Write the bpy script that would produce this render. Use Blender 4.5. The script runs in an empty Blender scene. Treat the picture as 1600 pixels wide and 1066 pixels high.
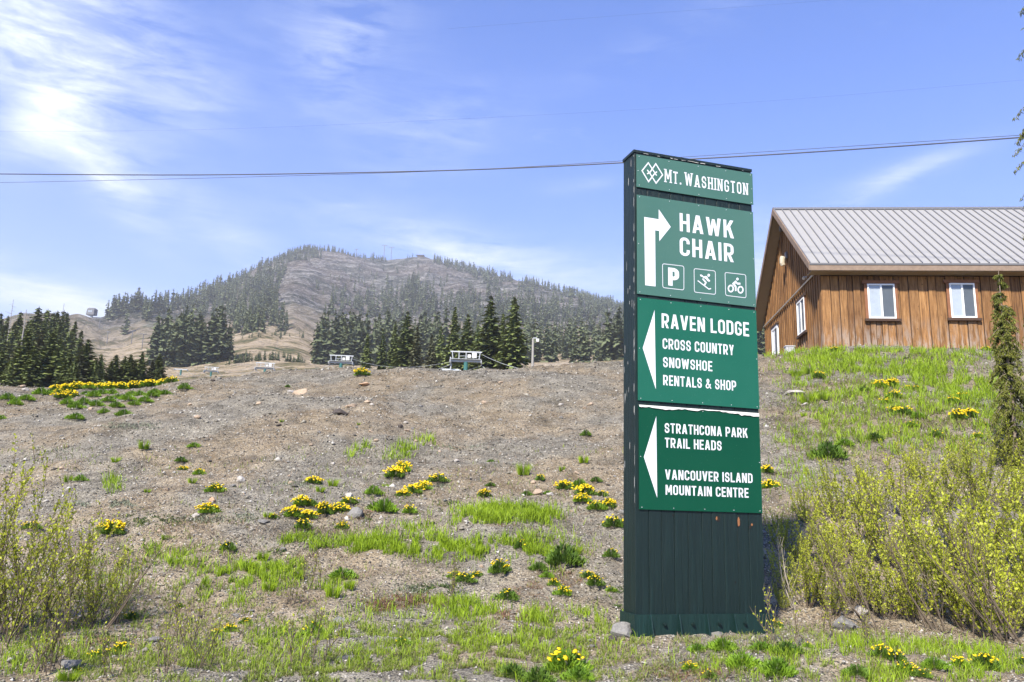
import bpy, bmesh, math, random
import numpy as np
from mathutils import Vector, Matrix, noise as mnoise

R = math.radians
scene = bpy.context.scene
C = scene.collection
rng = np.random.default_rng(7)
random.seed(7)

# ------------------------------------------------------------------ camera
EYE = Vector((0.0, 0.0, 1.6))
F = 1290.0                                   # focal length in photograph pixels (1600 wide)
ROT = Matrix.Rotation(R(90 + 11.8), 3, 'X') @ Matrix.Rotation(R(1.63), 3, 'Z')
cam_data = bpy.data.cameras.new('camera')
cam_data.sensor_width = 36.0
cam_data.lens = F / 1600 * 36
cam_data.clip_start = 0.1
cam_data.clip_end = 20000
cam = bpy.data.objects.new('camera', cam_data)
C.objects.link(cam)
cam.matrix_world = Matrix.Translation(EYE) @ ROT.to_4x4()
scene.camera = cam

# ------------------------------------------------------------------ light and exposure
SUN_AZ, SUN_EL = R(-153), R(43)              # azimuth from +Y towards +X
sd = Vector((math.sin(SUN_AZ) * math.cos(SUN_EL), math.cos(SUN_AZ) * math.cos(SUN_EL), math.sin(SUN_EL)))
sun_data = bpy.data.lights.new('sun', 'SUN')
sun_data.energy = 4.6
sun_data.angle = R(3.5)
sun_data.color = (1.0, 0.925, 0.80)
sun = bpy.data.objects.new('sun', sun_data)
C.objects.link(sun)
sun.rotation_euler = sd.to_track_quat('Z', 'Y').to_euler()
sun.location = (0, 0, 50)
vs = scene.view_settings
vs.view_transform = 'Standard'; vs.look = 'None'; vs.gamma = 1; vs.exposure = 1.3; vs.use_curve_mapping = False
scene.cycles.max_bounces = 6
scene.cycles.transparent_max_bounces = 8
scene.cycles.volume_bounces = 0
scene.cycles.use_denoising = True

_MI = np.array(ROT)
def ray(px, py):
    d = ROT @ Vector(((px - 800) / F, (533 - py) / F, -1.0))
    return d
def at(px, py, Y):
    d = ray(px, py)
    return EYE + d * (Y / d.y)
def proj(P):                                  # (N,3) world -> photograph pixels
    q = (np.asarray(P, float) - np.array(EYE)) @ _MI
    w = np.maximum(-q[:, 2], 1e-3)
    return 800 + F * q[:, 0] / w, 533 - F * q[:, 1] / w
def elv(px, py):                              # tangent of the elevation of a pixel's ray, and its azimuth
    d = ray(px, py)
    return d.z / math.hypot(d.x, d.y), math.atan2(d.x, d.y)

# ------------------------------------------------------------------ node helpers
def new_mat(name):
    m = bpy.data.materials.new(name); m.use_nodes = True
    nt = m.node_tree; nt.nodes.clear()
    return m, nt
def nd(nt, kind, **kw):
    n = nt.nodes.new(kind)
    for k, v in kw.items():
        if k.startswith('i_'):
            key = k[2:]
            n.inputs[int(key) if key.isdigit() else key.replace('_', ' ')].default_value = v
        else: setattr(n, k, v)
    return n
def math_(nt, op, a, b=None, clamp=False):
    n = nt.nodes.new('ShaderNodeMath'); n.operation = op; n.use_clamp = clamp
    for i, v in enumerate((a, b)):
        if v is None: continue
        if isinstance(v, (int, float)): n.inputs[i].default_value = v
        else: nt.links.new(v, n.inputs[i])
    return n.outputs[0]
def mixc(nt, fac, a, b, mode='MIX'):
    n = nt.nodes.new('ShaderNodeMix'); n.data_type = 'RGBA'; n.blend_type = mode
    for s, v in ((n.inputs[0], fac), (n.inputs[6], a), (n.inputs[7], b)):
        if isinstance(v, (int, float)): s.default_value = v
        elif isinstance(v, tuple): s.default_value = (*v, 1)
        else: nt.links.new(v, s)
    return n.outputs[2]
def ramp(nt, fac, stops, interp='LINEAR'):
    n = nt.nodes.new('ShaderNodeValToRGB'); n.color_ramp.interpolation = interp
    e = n.color_ramp.elements
    while len(e) < len(stops): e.new(0.5)
    for el, (p, c) in zip(e, stops):
        el.position = p; el.color = (*c, 1) if isinstance(c, tuple) else (c, c, c, 1)
    nt.links.new(fac, n.inputs[0])
    return n.outputs[0]
def coords(nt, scale=(1, 1, 1), kind='Object'):
    t = nt.nodes.new('ShaderNodeTexCoord'); m = nt.nodes.new('ShaderNodeMapping')
    m.inputs['Scale'].default_value = scale
    nt.links.new(t.outputs[kind], m.inputs[0])
    return m.outputs[0]
def noise(nt, vec, scale, detail=4, rough=0.55, dist=0.0):
    n = nd(nt, 'ShaderNodeTexNoise'); n.inputs['Scale'].default_value = scale
    n.inputs['Detail'].default_value = detail; n.inputs['Roughness'].default_value = rough; n.inputs['Distortion'].default_value = dist
    nt.links.new(vec, n.inputs['Vector'])
    return n.outputs[0]
def finish(nt, color, rough=0.8, bump=None, bump_str=0.3, bump_dist=0.02, spec=0.3, metal=0.0, extra=None):
    b = nt.nodes.new('ShaderNodeBsdfPrincipled'); o = nt.nodes.new('ShaderNodeOutputMaterial')
    if isinstance(color, tuple): b.inputs['Base Color'].default_value = (*color, 1)
    else: nt.links.new(color, b.inputs['Base Color'])
    if isinstance(rough, (int, float)): b.inputs['Roughness'].default_value = rough
    else: nt.links.new(rough, b.inputs['Roughness'])
    b.inputs['Specular IOR Level'].default_value = spec
    b.inputs['Metallic'].default_value = metal
    if bump is not None:
        bn = nt.nodes.new('ShaderNodeBump'); bn.inputs['Strength'].default_value = bump_str; bn.inputs['Distance'].default_value = bump_dist
        nt.links.new(bump, bn.inputs['Height']); nt.links.new(bn.outputs[0], b.inputs['Normal'])
    nt.links.new(b.outputs[0], o.inputs['Surface'])
    return b
def attr(nt, name):
    a = nt.nodes.new('ShaderNodeAttribute'); a.attribute_name = name
    return a.outputs['Fac']
def obj_rand(nt):
    return nt.nodes.new('ShaderNodeObjectInfo').outputs['Random']
def plain(name, col, rough=0.6, var=0.15, scale=6.0, metal=0.0, spec=0.4):
    m, nt = new_mat(name)
    n = noise(nt, coords(nt), scale, 5, 0.6)
    c = mixc(nt, n, tuple(v * (1 - var) for v in col), tuple(min(1, v * (1 + var)) for v in col))
    finish(nt, c, rough, n, 0.15, 0.01, spec, metal)
    return m
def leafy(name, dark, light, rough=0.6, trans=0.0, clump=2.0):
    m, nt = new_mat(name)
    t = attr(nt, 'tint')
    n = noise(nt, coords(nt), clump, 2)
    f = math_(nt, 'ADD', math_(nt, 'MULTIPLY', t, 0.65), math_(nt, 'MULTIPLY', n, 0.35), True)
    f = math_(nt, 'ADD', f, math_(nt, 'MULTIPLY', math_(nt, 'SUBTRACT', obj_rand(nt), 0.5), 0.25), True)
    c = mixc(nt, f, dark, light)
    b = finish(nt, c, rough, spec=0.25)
    if trans > 0:
        o = [x for x in nt.nodes if x.type == 'OUTPUT_MATERIAL'][0]
        tr = nt.nodes.new('ShaderNodeBsdfTranslucent'); mx = nt.nodes.new('ShaderNodeMixShader')
        nt.links.new(c, tr.inputs[0]); mx.inputs[0].default_value = trans
        nt.links.new(b.outputs[0], mx.inputs[1]); nt.links.new(tr.outputs[0], mx.inputs[2]); nt.links.new(mx.outputs[0], o.inputs[0])
    return m

# ------------------------------------------------------------------ sky (world)
world = bpy.data.worlds.new('World'); scene.world = world; world.use_nodes = True
nt = world.node_tree; nt.nodes.clear()
sky = nd(nt, 'ShaderNodeTexSky', sky_type='NISHITA', sun_disc=False, sun_elevation=SUN_EL, sun_rotation=SUN_AZ % (2 * math.pi), altitude=1100, air_density=1.0, dust_density=0.6, ozone_density=1.6)
tc = nt.nodes.new('ShaderNodeTexCoord'); sp = nt.nodes.new('ShaderNodeSeparateXYZ')
nt.links.new(tc.outputs['Generated'], sp.inputs[0])
az = math_(nt, 'ARCTAN2', sp.outputs[0], sp.outputs[1])
el = math_(nt, 'ARCSINE', sp.outputs[2])
def azel(px, py):
    d = ray(px, py).normalized()
    return math.atan2(d.x, d.y), math.asin(d.z)
cb = nt.nodes.new('ShaderNodeCombineXYZ')
nt.links.new(az, cb.inputs[0]); nt.links.new(el, cb.inputs[1])
def cl_noise(sx, sy, rot, scale, detail, rough, dist=0.0):
    m = nt.nodes.new('ShaderNodeMapping'); m.vector_type = 'POINT'
    m.inputs['Rotation'].default_value = (0, 0, rot); m.inputs['Scale'].default_value = (sx, sy, 1)
    nt.links.new(cb.outputs[0], m.inputs[0])
    return noise(nt, m.outputs[0], scale, detail, rough, dist)
wisp = cl_noise(1, 5, R(12), 9, 9, 0.68, 0.5)
soft = cl_noise(1, 1.6, R(-20), 5, 6, 0.6, 0.4)
def ell(px, py, rx, ry, rot=0.0, amp=1.0):
    a0, e0 = azel(px, py)
    a = math_(nt, 'SUBTRACT', az, a0); e = math_(nt, 'SUBTRACT', el, e0)
    c, s = math.cos(rot), math.sin(rot)
    u = math_(nt, 'DIVIDE', math_(nt, 'ADD', math_(nt, 'MULTIPLY', a, c), math_(nt, 'MULTIPLY', e, s)), rx / F)
    v = math_(nt, 'DIVIDE', math_(nt, 'SUBTRACT', math_(nt, 'MULTIPLY', e, c), math_(nt, 'MULTIPLY', a, s)), ry / F)
    r2 = math_(nt, 'ADD', math_(nt, 'MULTIPLY', u, u), math_(nt, 'MULTIPLY', v, v))
    return math_(nt, 'MULTIPLY', math_(nt, 'EXPONENT', math_(nt, 'MULTIPLY', r2, -1.0)), amp)
blobs = [(30, 50, 75, 110, R(-60), .95), (85, 175, 46, 85, R(-40), .95), (165, 275, 110, 34, R(-38), .7), (50, -80, 110, 100, 0, 1.0),
         (215, 110, 80, 120, R(-20), .42), (310, 150, 90, 70, R(20), .35),
         (540, 45, 110, 55, R(8), .5), (520, 130, 70, 60, R(20), .38), (670, 205, 120, 65, R(15), .45),
         (330, 350, 190, 34, R(-28), .42), (1420, 268, 85, 15, R(12), .75), (1330, 315, 60, 10, R(10), .4),
         (80, 465, 190, 32, R(-6), 1.0), (760, 405, 260, 38, R(-10), .9), (900, 290, 60, 10, R(5), .3), (1200, 420, 160, 70, 0, .7), (1060, 50, 200, 30, R(20), .2)]
tot = None
for b in blobs:
    e_ = ell(*b)
    tot = e_ if tot is None else math_(nt, 'ADD', tot, e_)
wn = math_(nt, 'MULTIPLY', math_(nt, 'SUBTRACT', wisp, 0.33), 2.2)
wn = math_(nt, 'ADD', wn, math_(nt, 'MULTIPLY', math_(nt, 'SUBTRACT', soft, 0.5), 1.6))
cov = math_(nt, 'MULTIPLY', tot, math_(nt, 'MAXIMUM', wn, 0.0))
cov = math_(nt, 'ADD', cov, math_(nt, 'MULTIPLY', math_(nt, 'SUBTRACT', tot, 0.50, True), 0.50))
bgc = math_(nt, 'MULTIPLY', math_(nt, 'SUBTRACT', math_(nt, 'MULTIPLY', soft, wisp), 0.37, True), 1.0)    # thin cirrus over the whole dome
cov = math_(nt, 'MULTIPLY', math_(nt, 'MINIMUM', cov, 1.0), 0.74)
cov = math_(nt, 'ADD', cov, bgc)
# pale veil towards the horizon, all the way round
hz = math_(nt, 'EXPONENT', math_(nt, 'MULTIPLY', math_(nt, 'MAXIMUM', el, 0.0), -5.5))
cov = math_(nt, 'MINIMUM', math_(nt, 'ADD', cov, math_(nt, 'MULTIPLY', hz, 1.15)), 0.93)
skc = mixc(nt, 1.0, sky.outputs[0], (0.13, 0.62, 1.42), 'MULTIPLY')
SKYK = 0.088
skc = mixc(nt, cov, skc, (6.0, 6.35, 6.75))
bg = nt.nodes.new('ShaderNodeBackground'); bg.inputs['Strength'].default_value = SKYK
nt.links.new(skc, bg.inputs[0])
wo = nt.nodes.new('ShaderNodeOutputWorld'); nt.links.new(bg.outputs[0], wo.inputs[0])

# ------------------------------------------------------------------ object helpers
def tag(o, label=None, cat=None, group=None, kind=None):
    if label: o['label'] = label
    if cat: o['category'] = cat
    if group: o['group'] = group
    if kind: o['kind'] = kind
    return o
def link(name, me, mat=None, parent=None):
    if mat is not None and len(me.materials) == 0:
        for m in (mat if isinstance(mat, (list, tuple)) else [mat]): me.materials.append(m)
    o = bpy.data.objects.new(name, me); C.objects.link(o)
    if parent: o.parent = parent
    return o
def empty(name, loc=(0, 0, 0), rz=0.0, sc=1.0):
    o = bpy.data.objects.new(name, None); o.empty_display_size = 0.2
    C.objects.link(o); o.location = loc; o.rotation_euler = (0, 0, rz); o.scale = (sc, sc, sc) if isinstance(sc, (int, float)) else sc
    return o
def mesh_np(name, verts, faces, midx=None, tint=None, smooth=False):
    """faces: a list of int arrays (M,k)"""
    me = bpy.data.meshes.new(name)
    verts = np.asarray(verts, np.float32)
    faces = [np.asarray(f, np.int32) for f in faces if len(f)]
    me.vertices.add(len(verts)); me.vertices.foreach_set('co', verts.ravel())
    li = np.concatenate([f.ravel() for f in faces]); tot_ = np.concatenate([np.full(len(f), f.shape[1], np.int32) for f in faces])
    me.loops.add(len(li)); me.loops.foreach_set('vertex_index', li)
    st = np.concatenate([[0], np.cumsum(tot_)[:-1]]).astype(np.int32)
    me.polygons.add(len(tot_)); me.polygons.foreach_set('loop_start', st); me.polygons.foreach_set('loop_total', tot_)
    if midx is not None: me.polygons.foreach_set('material_index', np.asarray(midx, np.int32))
    if smooth: me.polygons.foreach_set('use_smooth', np.ones(len(tot_), bool))
    me.update(calc_edges=True)
    if tint is not None:
        a = me.attributes.new('tint', 'FLOAT', 'POINT'); a.data.foreach_set('value', np.asarray(tint, np.float32))
    return me
class MB:
    """collects solid pieces into one mesh"""
    def __init__(s): s.v = []; s.f = []; s.m = []
    def add(s, vs_, fs, mi=0):
        b = len(s.v); s.v += [tuple(v) for v in vs_]; s.f += [tuple(i + b for i in f) for f in fs]; s.m += [mi] * len(fs)
    def hexa(s, p, mi=0):       # 8 points: bottom 4 ccw, top 4 ccw
        s.add(p, [(3, 2, 1, 0), (4, 5, 6, 7), (0, 1, 5, 4), (1, 2, 6, 5), (2, 3, 7, 6), (3, 0, 4, 7)], mi)
    def box(s, x0, x1, y0, y1, z0, z1, mi=0):
        s.hexa([(x0, y0, z0), (x1, y0, z0), (x1, y1, z0), (x0, y1, z0), (x0, y0, z1), (x1, y0, z1), (x1, y1, z1), (x0, y1, z1)], mi)
    def tube(s, pts, r0, r1=None, n=6, mi=0, cap=True):
        pts = [Vector(p) for p in pts]; r1 = r0 if r1 is None else r1
        b = len(s.v); K = len(pts)
        for i, p in enumerate(pts):
            d = (pts[min(i + 1, K - 1)] - pts[max(i - 1, 0)]).normalized()
            a = d.orthogonal().normalized() if i == 0 else (a - d * a.dot(d)).normalized()
            c = d.cross(a); r = r0 + (r1 - r0) * i / max(1, K - 1)
            for k in range(n):
                t = 2 * math.pi * k / n
                s.v.append(tuple(p + a * (r * math.cos(t)) + c * (r * math.sin(t))))
        for i in range(K - 1):
            for k in range(n):
                q = b + i * n; s.f.append((q + k, q + (k + 1) % n, q + n + (k + 1) % n, q + n + k)); s.m.append(mi)
        if cap:
            s.f.append(tuple(b + k for k in range(n - 1, -1, -1))); s.f.append(tuple(b + (K - 1) * n + k for k in range(n))); s.m += [mi, mi]
    def mesh(s, name, smooth=False):
        me = bpy.data.meshes.new(name); me.from_pydata(s.v, [], s.f)
        me.polygons.foreach_set('material_index', s.m)
        if smooth: me.polygons.foreach_set('use_smooth', [True] * len(s.f))
        me.update(); return me
    def build(s, name, mat, parent=None, smooth=False):
        return link(name, s.mesh(name, smooth), mat, parent)

# ------------------------------------------------------------------ terrain functions
_tab = rng.random((256, 256))
def vn(x, y, seed=0):
    xi = np.floor(x).astype(int); yi = np.floor(y).astype(int); fx = x - xi; fy = y - yi
    fx = fx * fx * (3 - 2 * fx); fy = fy * fy * (3 - 2 * fy)
    h = lambda a, b: _tab[(a + seed * 37) & 255, (b + seed * 91) & 255]
    return (h(xi, yi) * (1 - fx) + h(xi + 1, yi) * fx) * (1 - fy) + (h(xi, yi + 1) * (1 - fx) + h(xi + 1, yi + 1) * fx) * fy - 0.5
def fbm(x, y, oct_=4, seed=0, gain=0.5):
    s = 0; a = 1.0; f = 1.0
    for i in range(oct_):
        s = s + a * vn(x * f + 13.7 * i, y * f + 7.1 * i, seed + i); a *= gain; f *= 2.03
    return s
YC = 27.0
crest_px = [-300, 0, 60, 130, 200, 260, 300, 400, 500, 560, 640, 700, 800, 860, 920, 975, 1060, 1150, 1190, 1240, 1300, 1400, 1560, 1700, 2000]
crest_py = [612, 603, 606, 610, 606, 600, 591, 586, 580, 577, 578, 579, 577, 573, 574, 572, 570, 564, 557, 549, 543, 546, 549, 552, 560]
_cx = np.array([at(a, b, YC).x for a, b in zip(crest_px, crest_py)]); _cz = np.array([at(a, b, YC).z for a, b in zip(crest_px, crest_py)])
_corr = np.zeros_like(_cz)
def crest_z(x): return np.interp(x, _cx, _cz + _corr)
def hbase(x, y):
    xs = x * (YC / np.maximum(y, 6.0)) ** 0.5
    zc = crest_z(xs)
    low = 0.50 + (y - 8.0) * 0.055
    up = 0.52 + (zc + 0.15 - 0.52) * (y - 8.6) / (YC - 8.6)
    k = 0.30
    m = np.maximum(low, up) ; d_ = np.abs(low - up); m = m + np.maximum(k - d_, 0) ** 2 / (4 * k)
    top = zc - np.where(x > 9.3, 0.03, 0.13) * (y - YC)
    d_ = np.abs(m - top); k = 0.5
    m = np.minimum(m, top) - np.maximum(k - d_, 0) ** 2 / (4 * k)
    return m
def hnear(x, y, fine=True):
    x = np.asarray(x, float); y = np.asarray(y, float)
    z = hbase(x, y)
    z = z + 0.35 * fbm(x * 0.22, y * 0.22, 2, 3) * np.clip((y - 8.5) / 5, 0, 1) * np.clip((26 - y) / 4, 0.25, 1)
    z = z + 0.15 * fbm(x * 0.9, y * 0.9, 3, 9) * np.clip((y - 6.5) / 3, .4, 1)
    z = z + 0.10 * (0.25 - np.abs(fbm(x * 0.95 + 0.3 * np.sin(y * .7), y * 0.16, 2, 61))) * np.clip((y - 11) / 4, 0, 1) + 0.05 * fbm(x * .35, y * 2.2, 2, 71) * np.clip((y - 10) / 4, 0, 1)
    # pad of levelled gravel the sign stands on
    w = np.exp(-(((x - 2.35) / 1.35) ** 2 + ((y - 7.55) / 0.85) ** 2) ** 2)
    z = z * (1 - w) + 0.56 * w
    if fine:
        amp = 0.05 + 0.20 * np.exp(-((y - 26.3) / 1.5) ** 2) * np.clip((x - .5) / 2, 0, 1) * np.clip((9 - x) / 2, 0, 1)
        z = z + amp * fbm(x * 4.1, y * 4.1, 3, 21, 0.6)
    return z
for _ in range(4):                            # make the crest line up with the skyline of the bank
    ys = np.arange(20, 34, 0.1)
    for i in range(len(_cx)):
        t = _cx[i] / YC
        zz = hbase(t * ys, ys); e = ((zz - 1.6) / ys).max()
        want = (_cz[i] - 1.6) / YC
        _corr[i] += (want - e) * YC
def ground_hit(px, py, y0=3.0, y1=34.0):
    d = ray(px, py); Y = np.arange(y0, y1, 0.02)
    t = Y / d.y; z = 1.6 + d.z * t; x = d.x * t
    h = hnear(x, Y)
    i = np.argmax(h >= z) if (h >= z).any() else len(Y) - 1
    if not (h >= z).any():                    # just above the crest: take the closest approach
        i = int(np.argmax(h - z))
    return Vector((x[i], Y[i], float(h[i])))
# ------------------------------------------------------------------ far terrain (heights as a function of azimuth and range)
kp = [-700, -200, 0, 60, 100, 130, 170, 230, 300, 350, 400, 440, 470, 500, 560, 600, 640, 670, 700, 740, 780, 830, 880, 930, 975, 1050, 1190, 1350, 1600, 2300]
cr = np.interp(kp, crest_px, crest_py)
rows = [(36, cr + 30), (60, cr + 18), (110, cr + 6)]
y190 = np.interp(kp, [0, 250, 330, 420, 480, 600, 975, 1600], [594, 597, 592, 586, 578, 577, 572, 560])
y300 = np.interp(kp, [0, 130, 250, 300, 360, 420, 480, 520, 700, 900, 975, 1600], [575, 572, 577, 578, 566, 558, 560, 572, 571, 566, 560, 545])
y420 = np.interp(kp, [0, 110, 150, 230, 300, 360, 420, 480, 520, 700, 900, 975, 1600], [555, 553, 566, 560, 545, 534, 524, 535, 562, 560, 552, 545, 530])
y600 = np.interp(kp, [0, 110, 150, 230, 300, 360, 440, 480, 520, 700, 900, 975, 1600], [530, 528, 545, 535, 526, 518, 515, 523, 545, 540, 530, 522, 512])
ysk = [520, 512, 507, 504, 500, 496, 494, 489, 467, 444, 415, 397, 387, 390, 401, 405, 400, 402, 411, 422, 430, 441, 456, 471, 483, 503, 523, 525, 528, 530]
rsk = [900, 900, 850, 850, 880, 900, 930, 980, 1100, 1180, 1280, 1360, 1420, 1450, 1480, 1500, 1500, 1480, 1440, 1400, 1370, 1330, 1280, 1240, 1200, 1150, 1100, 1100, 1100, 1100]
kaz = np.array([elv(p, 480)[1] for p in kp])
RR = np.geomspace(34, 3200, 250)
AZ = np.concatenate([np.arange(-80, -36, 2.0), np.arange(-36, 36, 0.14), np.arange(36, 81, 2.0)]) * math.pi / 180
def tab_el(rowy): return np.array([elv(p, y)[0] for p, y in zip(kp, rowy)])
E_k = [(r, tab_el(y)) for r, y in rows] + [(190, tab_el(y190)), (300, tab_el(y300)), (420, tab_el(y420)), (600, tab_el(y600))]
Esk = tab_el(ysk)
eRows = np.array([np.interp(AZ, kaz, e) for _, e in E_k])
eS = np.interp(AZ, kaz, Esk); rS = np.interp(AZ, kaz, rsk)
TE = np.zeros((len(AZ), len(RR)))
for i in range(len(AZ)):
    rs_ = np.array([r for r, _ in E_k] + [rS[i] * .82, rS[i]]); es = np.append(eRows[:, i], [eRows[-1, i] + (eS[i] - eRows[-1, i]) * .72, eS[i]])
    lr = np.interp(np.log(RR), np.log(rs_), es)
    z = 1.6 + lr * RR
    over = RR > rS[i]
    z = np.where(over, 1.6 + eS[i] * rS[i] - (RR - rS[i]) * 0.12, z)
    TE[i] = z
AA, RG = np.meshgrid(AZ, RR, indexing='ij')
TX = np.sin(AA) * RG; TY = np.cos(AA) * RG
damp = np.clip((RG - 130) / 500, 0, 1)
below = np.clip((1 - (RG / rS[:, None])) / 0.10, 0.10, 1)
gul = fbm(AA * 26 + 3, np.log(RG) * 1.2, 3, 5)
TZ = TE + damp * below * (0.012 * RG * gul + 0.016 * RG * fbm(TX / 60, TY / 60, 4, 15, .55)) + np.clip((RG - 60) / 80, 0, 1) * 0.8 * fbm(TX / 9, TY / 9, 3, 31)
TZ[:, RR < 60] -= 0.0
def far_z(a, r):
    ia = np.clip(np.searchsorted(AZ, a) - 1, 0, len(AZ) - 2); ir = np.clip(np.searchsorted(RR, r) - 1, 0, len(RR) - 2)
    u = (a - AZ[ia]) / (AZ[ia + 1] - AZ[ia]); v = (r - RR[ir]) / (RR[ir + 1] - RR[ir])
    return (TZ[ia, ir] * (1 - u) + TZ[ia + 1, ir] * u) * (1 - v) + (TZ[ia, ir + 1] * (1 - u) + TZ[ia + 1, ir + 1] * u) * v
_el = (TZ - 1.6) / RR[None, :]
def far_hit(px, py, rmin=150):
    e, a = elv(px, py)
    i = int(np.clip(np.searchsorted(AZ, a), 0, len(AZ) - 1))
    ok = (_el[i] >= e) & (RR >= rmin)
    r = RR[np.argmax(ok)] if ok.any() else None
    if r is None: return None
    return Vector((math.sin(a) * r, math.cos(a) * r, float(far_z(a, r)))), a, r

# ------------------------------------------------------------------ materials of the land
def mat_ground():
    m, nt = new_mat('gravelly_soil')
    v = coords(nt)
    n1 = noise(nt, v, 0.35, 5, 0.6); n2 = noise(nt, v, 2.2, 6, 0.7); n3 = noise(nt, v, 38, 3, 0.7)
    base = ramp(nt, n2, [(0.33, (0.075, 0.067, 0.049)), (0.44, (0.165, 0.149, 0.113)), (0.55, (0.240, 0.219, 0.171)), (0.68, (0.35, 0.320, 0.255))])
    warm = mixc(nt, ramp(nt, n1, [(0.45, 0.0), (0.56, 1.0)]), mixc(nt, 0.4, base, (0.20, 0.19, 0.17)), mixc(nt, 0.5, base, (0.27, 0.195, 0.115)))
    warm = mixc(nt, 0.8, base, warm)
    n5 = noise(nt, coords(nt, (1, 1, 1)), 0.9, 4, 0.65, 0.6)
    warm = mixc(nt, ramp(nt, n5, [(0.36, 0.55), (0.45, 0.0)]), warm, (0.085, 0.075, 0.058))
    # individual small stones
    vo = nt.nodes.new('ShaderNodeTexVoronoi'); vo.inputs['Scale'].default_value = 26; nt.links.new(v, vo.inputs['Vector'])
    sepc = nt.nodes.new('ShaderNodeSeparateColor'); nt.links.new(vo.outputs['Color'], sepc.inputs[0])
    stone = ramp(nt, sepc.outputs[0], [(0.0, (0.04, 0.038, 0.036)), (0.35, (0.14, 0.13, 0.115)), (0.7, (0.30, 0.275, 0.24)), (1.0, (0.60, 0.57, 0.52))])
    edge = ramp(nt, vo.outputs['Distance'], [(0.25, 1.0), (0.5, 0.0)])
    pick = math_(nt, 'MULTIPLY', edge, math_(nt, 'GREATER_THAN', sepc.outputs[1], 0.45))
    c = mixc(nt, math_(nt, 'MULTIPLY', pick, 0.75), warm, stone)
    vo2 = nt.nodes.new('ShaderNodeTexVoronoi'); vo2.inputs['Scale'].default_value = 75; nt.links.new(v, vo2.inputs['Vector'])
    sep2 = nt.nodes.new('ShaderNodeSeparateColor'); nt.links.new(vo2.outputs['Color'], sep2.inputs[0])
    c = mixc(nt, 0.65, c, mixc(nt, sep2.outputs[0], (0.22, 0.21, 0.20), (1.8, 1.76, 1.66)), 'MULTIPLY')
    h = math_(nt, 'ADD', math_(nt, 'MULTIPLY', pick, 0.6), math_(nt, 'ADD', math_(nt, 'MULTIPLY', n3, 0.5), sep2.outputs[1]))
    finish(nt, c, 0.95, h, 0.9, 0.05, 0.15)
    return m
def mat_hill():
    m, nt = new_mat('hillside')
    g = nt.nodes.new('ShaderNodeNewGeometry')
    v = g.outputs['Position']
    mp = nt.nodes.new('ShaderNodeMapping'); mp.inputs['Scale'].default_value = (1, 1, 2.2); nt.links.new(v, mp.inputs[0])
    st = nt.nodes.new('ShaderNodeMapping'); st.inputs['Scale'].default_value = (0.5, 0.5, 4.0); st.inputs['Rotation'].default_value = (0, R(6), 0); nt.links.new(v, st.inputs[0])
    n1 = noise(nt, mp.outputs[0], 0.006, 5, 0.6); n2 = noise(nt, mp.outputs[0], 0.035, 8, 0.72); n3 = noise(nt, mp.outputs[0], 0.22, 5, 0.7)
    n4 = noise(nt, st.outputs[0], 0.02, 7, 0.75, 1.2)
    c = ramp(nt, n2, [(0.40, (0.026, 0.036, 0.020)), (0.47, (0.075, 0.078, 0.052)), (0.54, (0.145, 0.138, 0.112)), (0.61, (0.34, 0.325, 0.295))])
    c = mixc(nt, ramp(nt, n1, [(0.46, 0.0), (0.58, 0.35)]), c, mixc(nt, n2, (0.19, 0.125, 0.10), (0.27, 0.20, 0.165)))
    c = mixc(nt, ramp(nt, n4, [(0.54, 0.0), (0.62, 0.6)]), c, (0.46, 0.42, 0.39))
    c = mixc(nt, ramp(nt, n3, [(0.57, 0.0), (0.64, 0.8)]), c, (0.50, 0.47, 0.42))
    c = mixc(nt, ramp(nt, n3, [(0.40, 0.85), (0.49, 0.0)]), c, (0.022, 0.030, 0.015))
    # tan, grassy and scrubby ground on the nearer slopes
    sx = nt.nodes.new('ShaderNodeVectorMath'); sx.operation = 'LENGTH'; nt.links.new(v, sx.inputs[0])
    nr = nd(nt, 'ShaderNodeMapRange'); nr.inputs[1].default_value = 540; nr.inputs[2].default_value = 840; nr.inputs[3].default_value = 1; nr.inputs[4].default_value = 0
    nt.links.new(sx.outputs['Value'], nr.inputs[0])
    tanc = ramp(nt, noise(nt, v, 0.045, 7, 0.7), [(0.36, (0.085, 0.115, 0.035)), (0.45, (0.26, 0.21, 0.11)), (0.50, (0.50, 0.39, 0.25)), (0.66, (0.60, 0.50, 0.36))])
    tanc = mixc(nt, ramp(nt, noise(nt, v, 0.3, 4, 0.6), [(0.55, 0.0), (0.68, 0.8)]), tanc, (0.06, 0.085, 0.03))
    c = mixc(nt, nr.outputs[0], c, tanc)
    finish(nt, c, 0.95, math_(nt, 'ADD', n3, math_(nt, 'MULTIPLY', n2, 3.0)), 1.0, 6.0, 0.1)
    return m

M = {}
M['ground'] = mat_ground(); M['hill'] = mat_hill()

# near ground sheet
gx = np.concatenate([np.arange(-34, -14, 0.6), np.arange(-14, 21, 0.1), np.arange(21, 40, 0.6)])
gy = np.concatenate([np.arange(-12, 3.4, 0.6), np.arange(3.4, 14, 0.075), np.arange(14, 31, 0.12), np.arange(31, 46, 0.6)])
GX, GY = np.meshgrid(gx, gy, indexing='ij')
GZ = hnear(GX, GY)
# behind the crest the sheet sinks to meet the valley
GA = np.arctan2(GX, np.maximum(GY, 1.0)); GR = np.hypot(GX, GY)
nx, ny = len(gx), len(gy)
idx = np.arange(nx * ny).reshape(nx, ny)
q = np.stack([idx[:-1, :-1], idx[1:, :-1], idx[1:, 1:], idx[:-1, 1:]], -1).reshape(-1, 4)
me = mesh_np('ground', np.stack([GX, GY, GZ], -1).reshape(-1, 3), [q], smooth=True)
tag(link('ground', me, M['ground']), 'bare gravelly bank of soil and small stones', None, None, 'structure')
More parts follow.
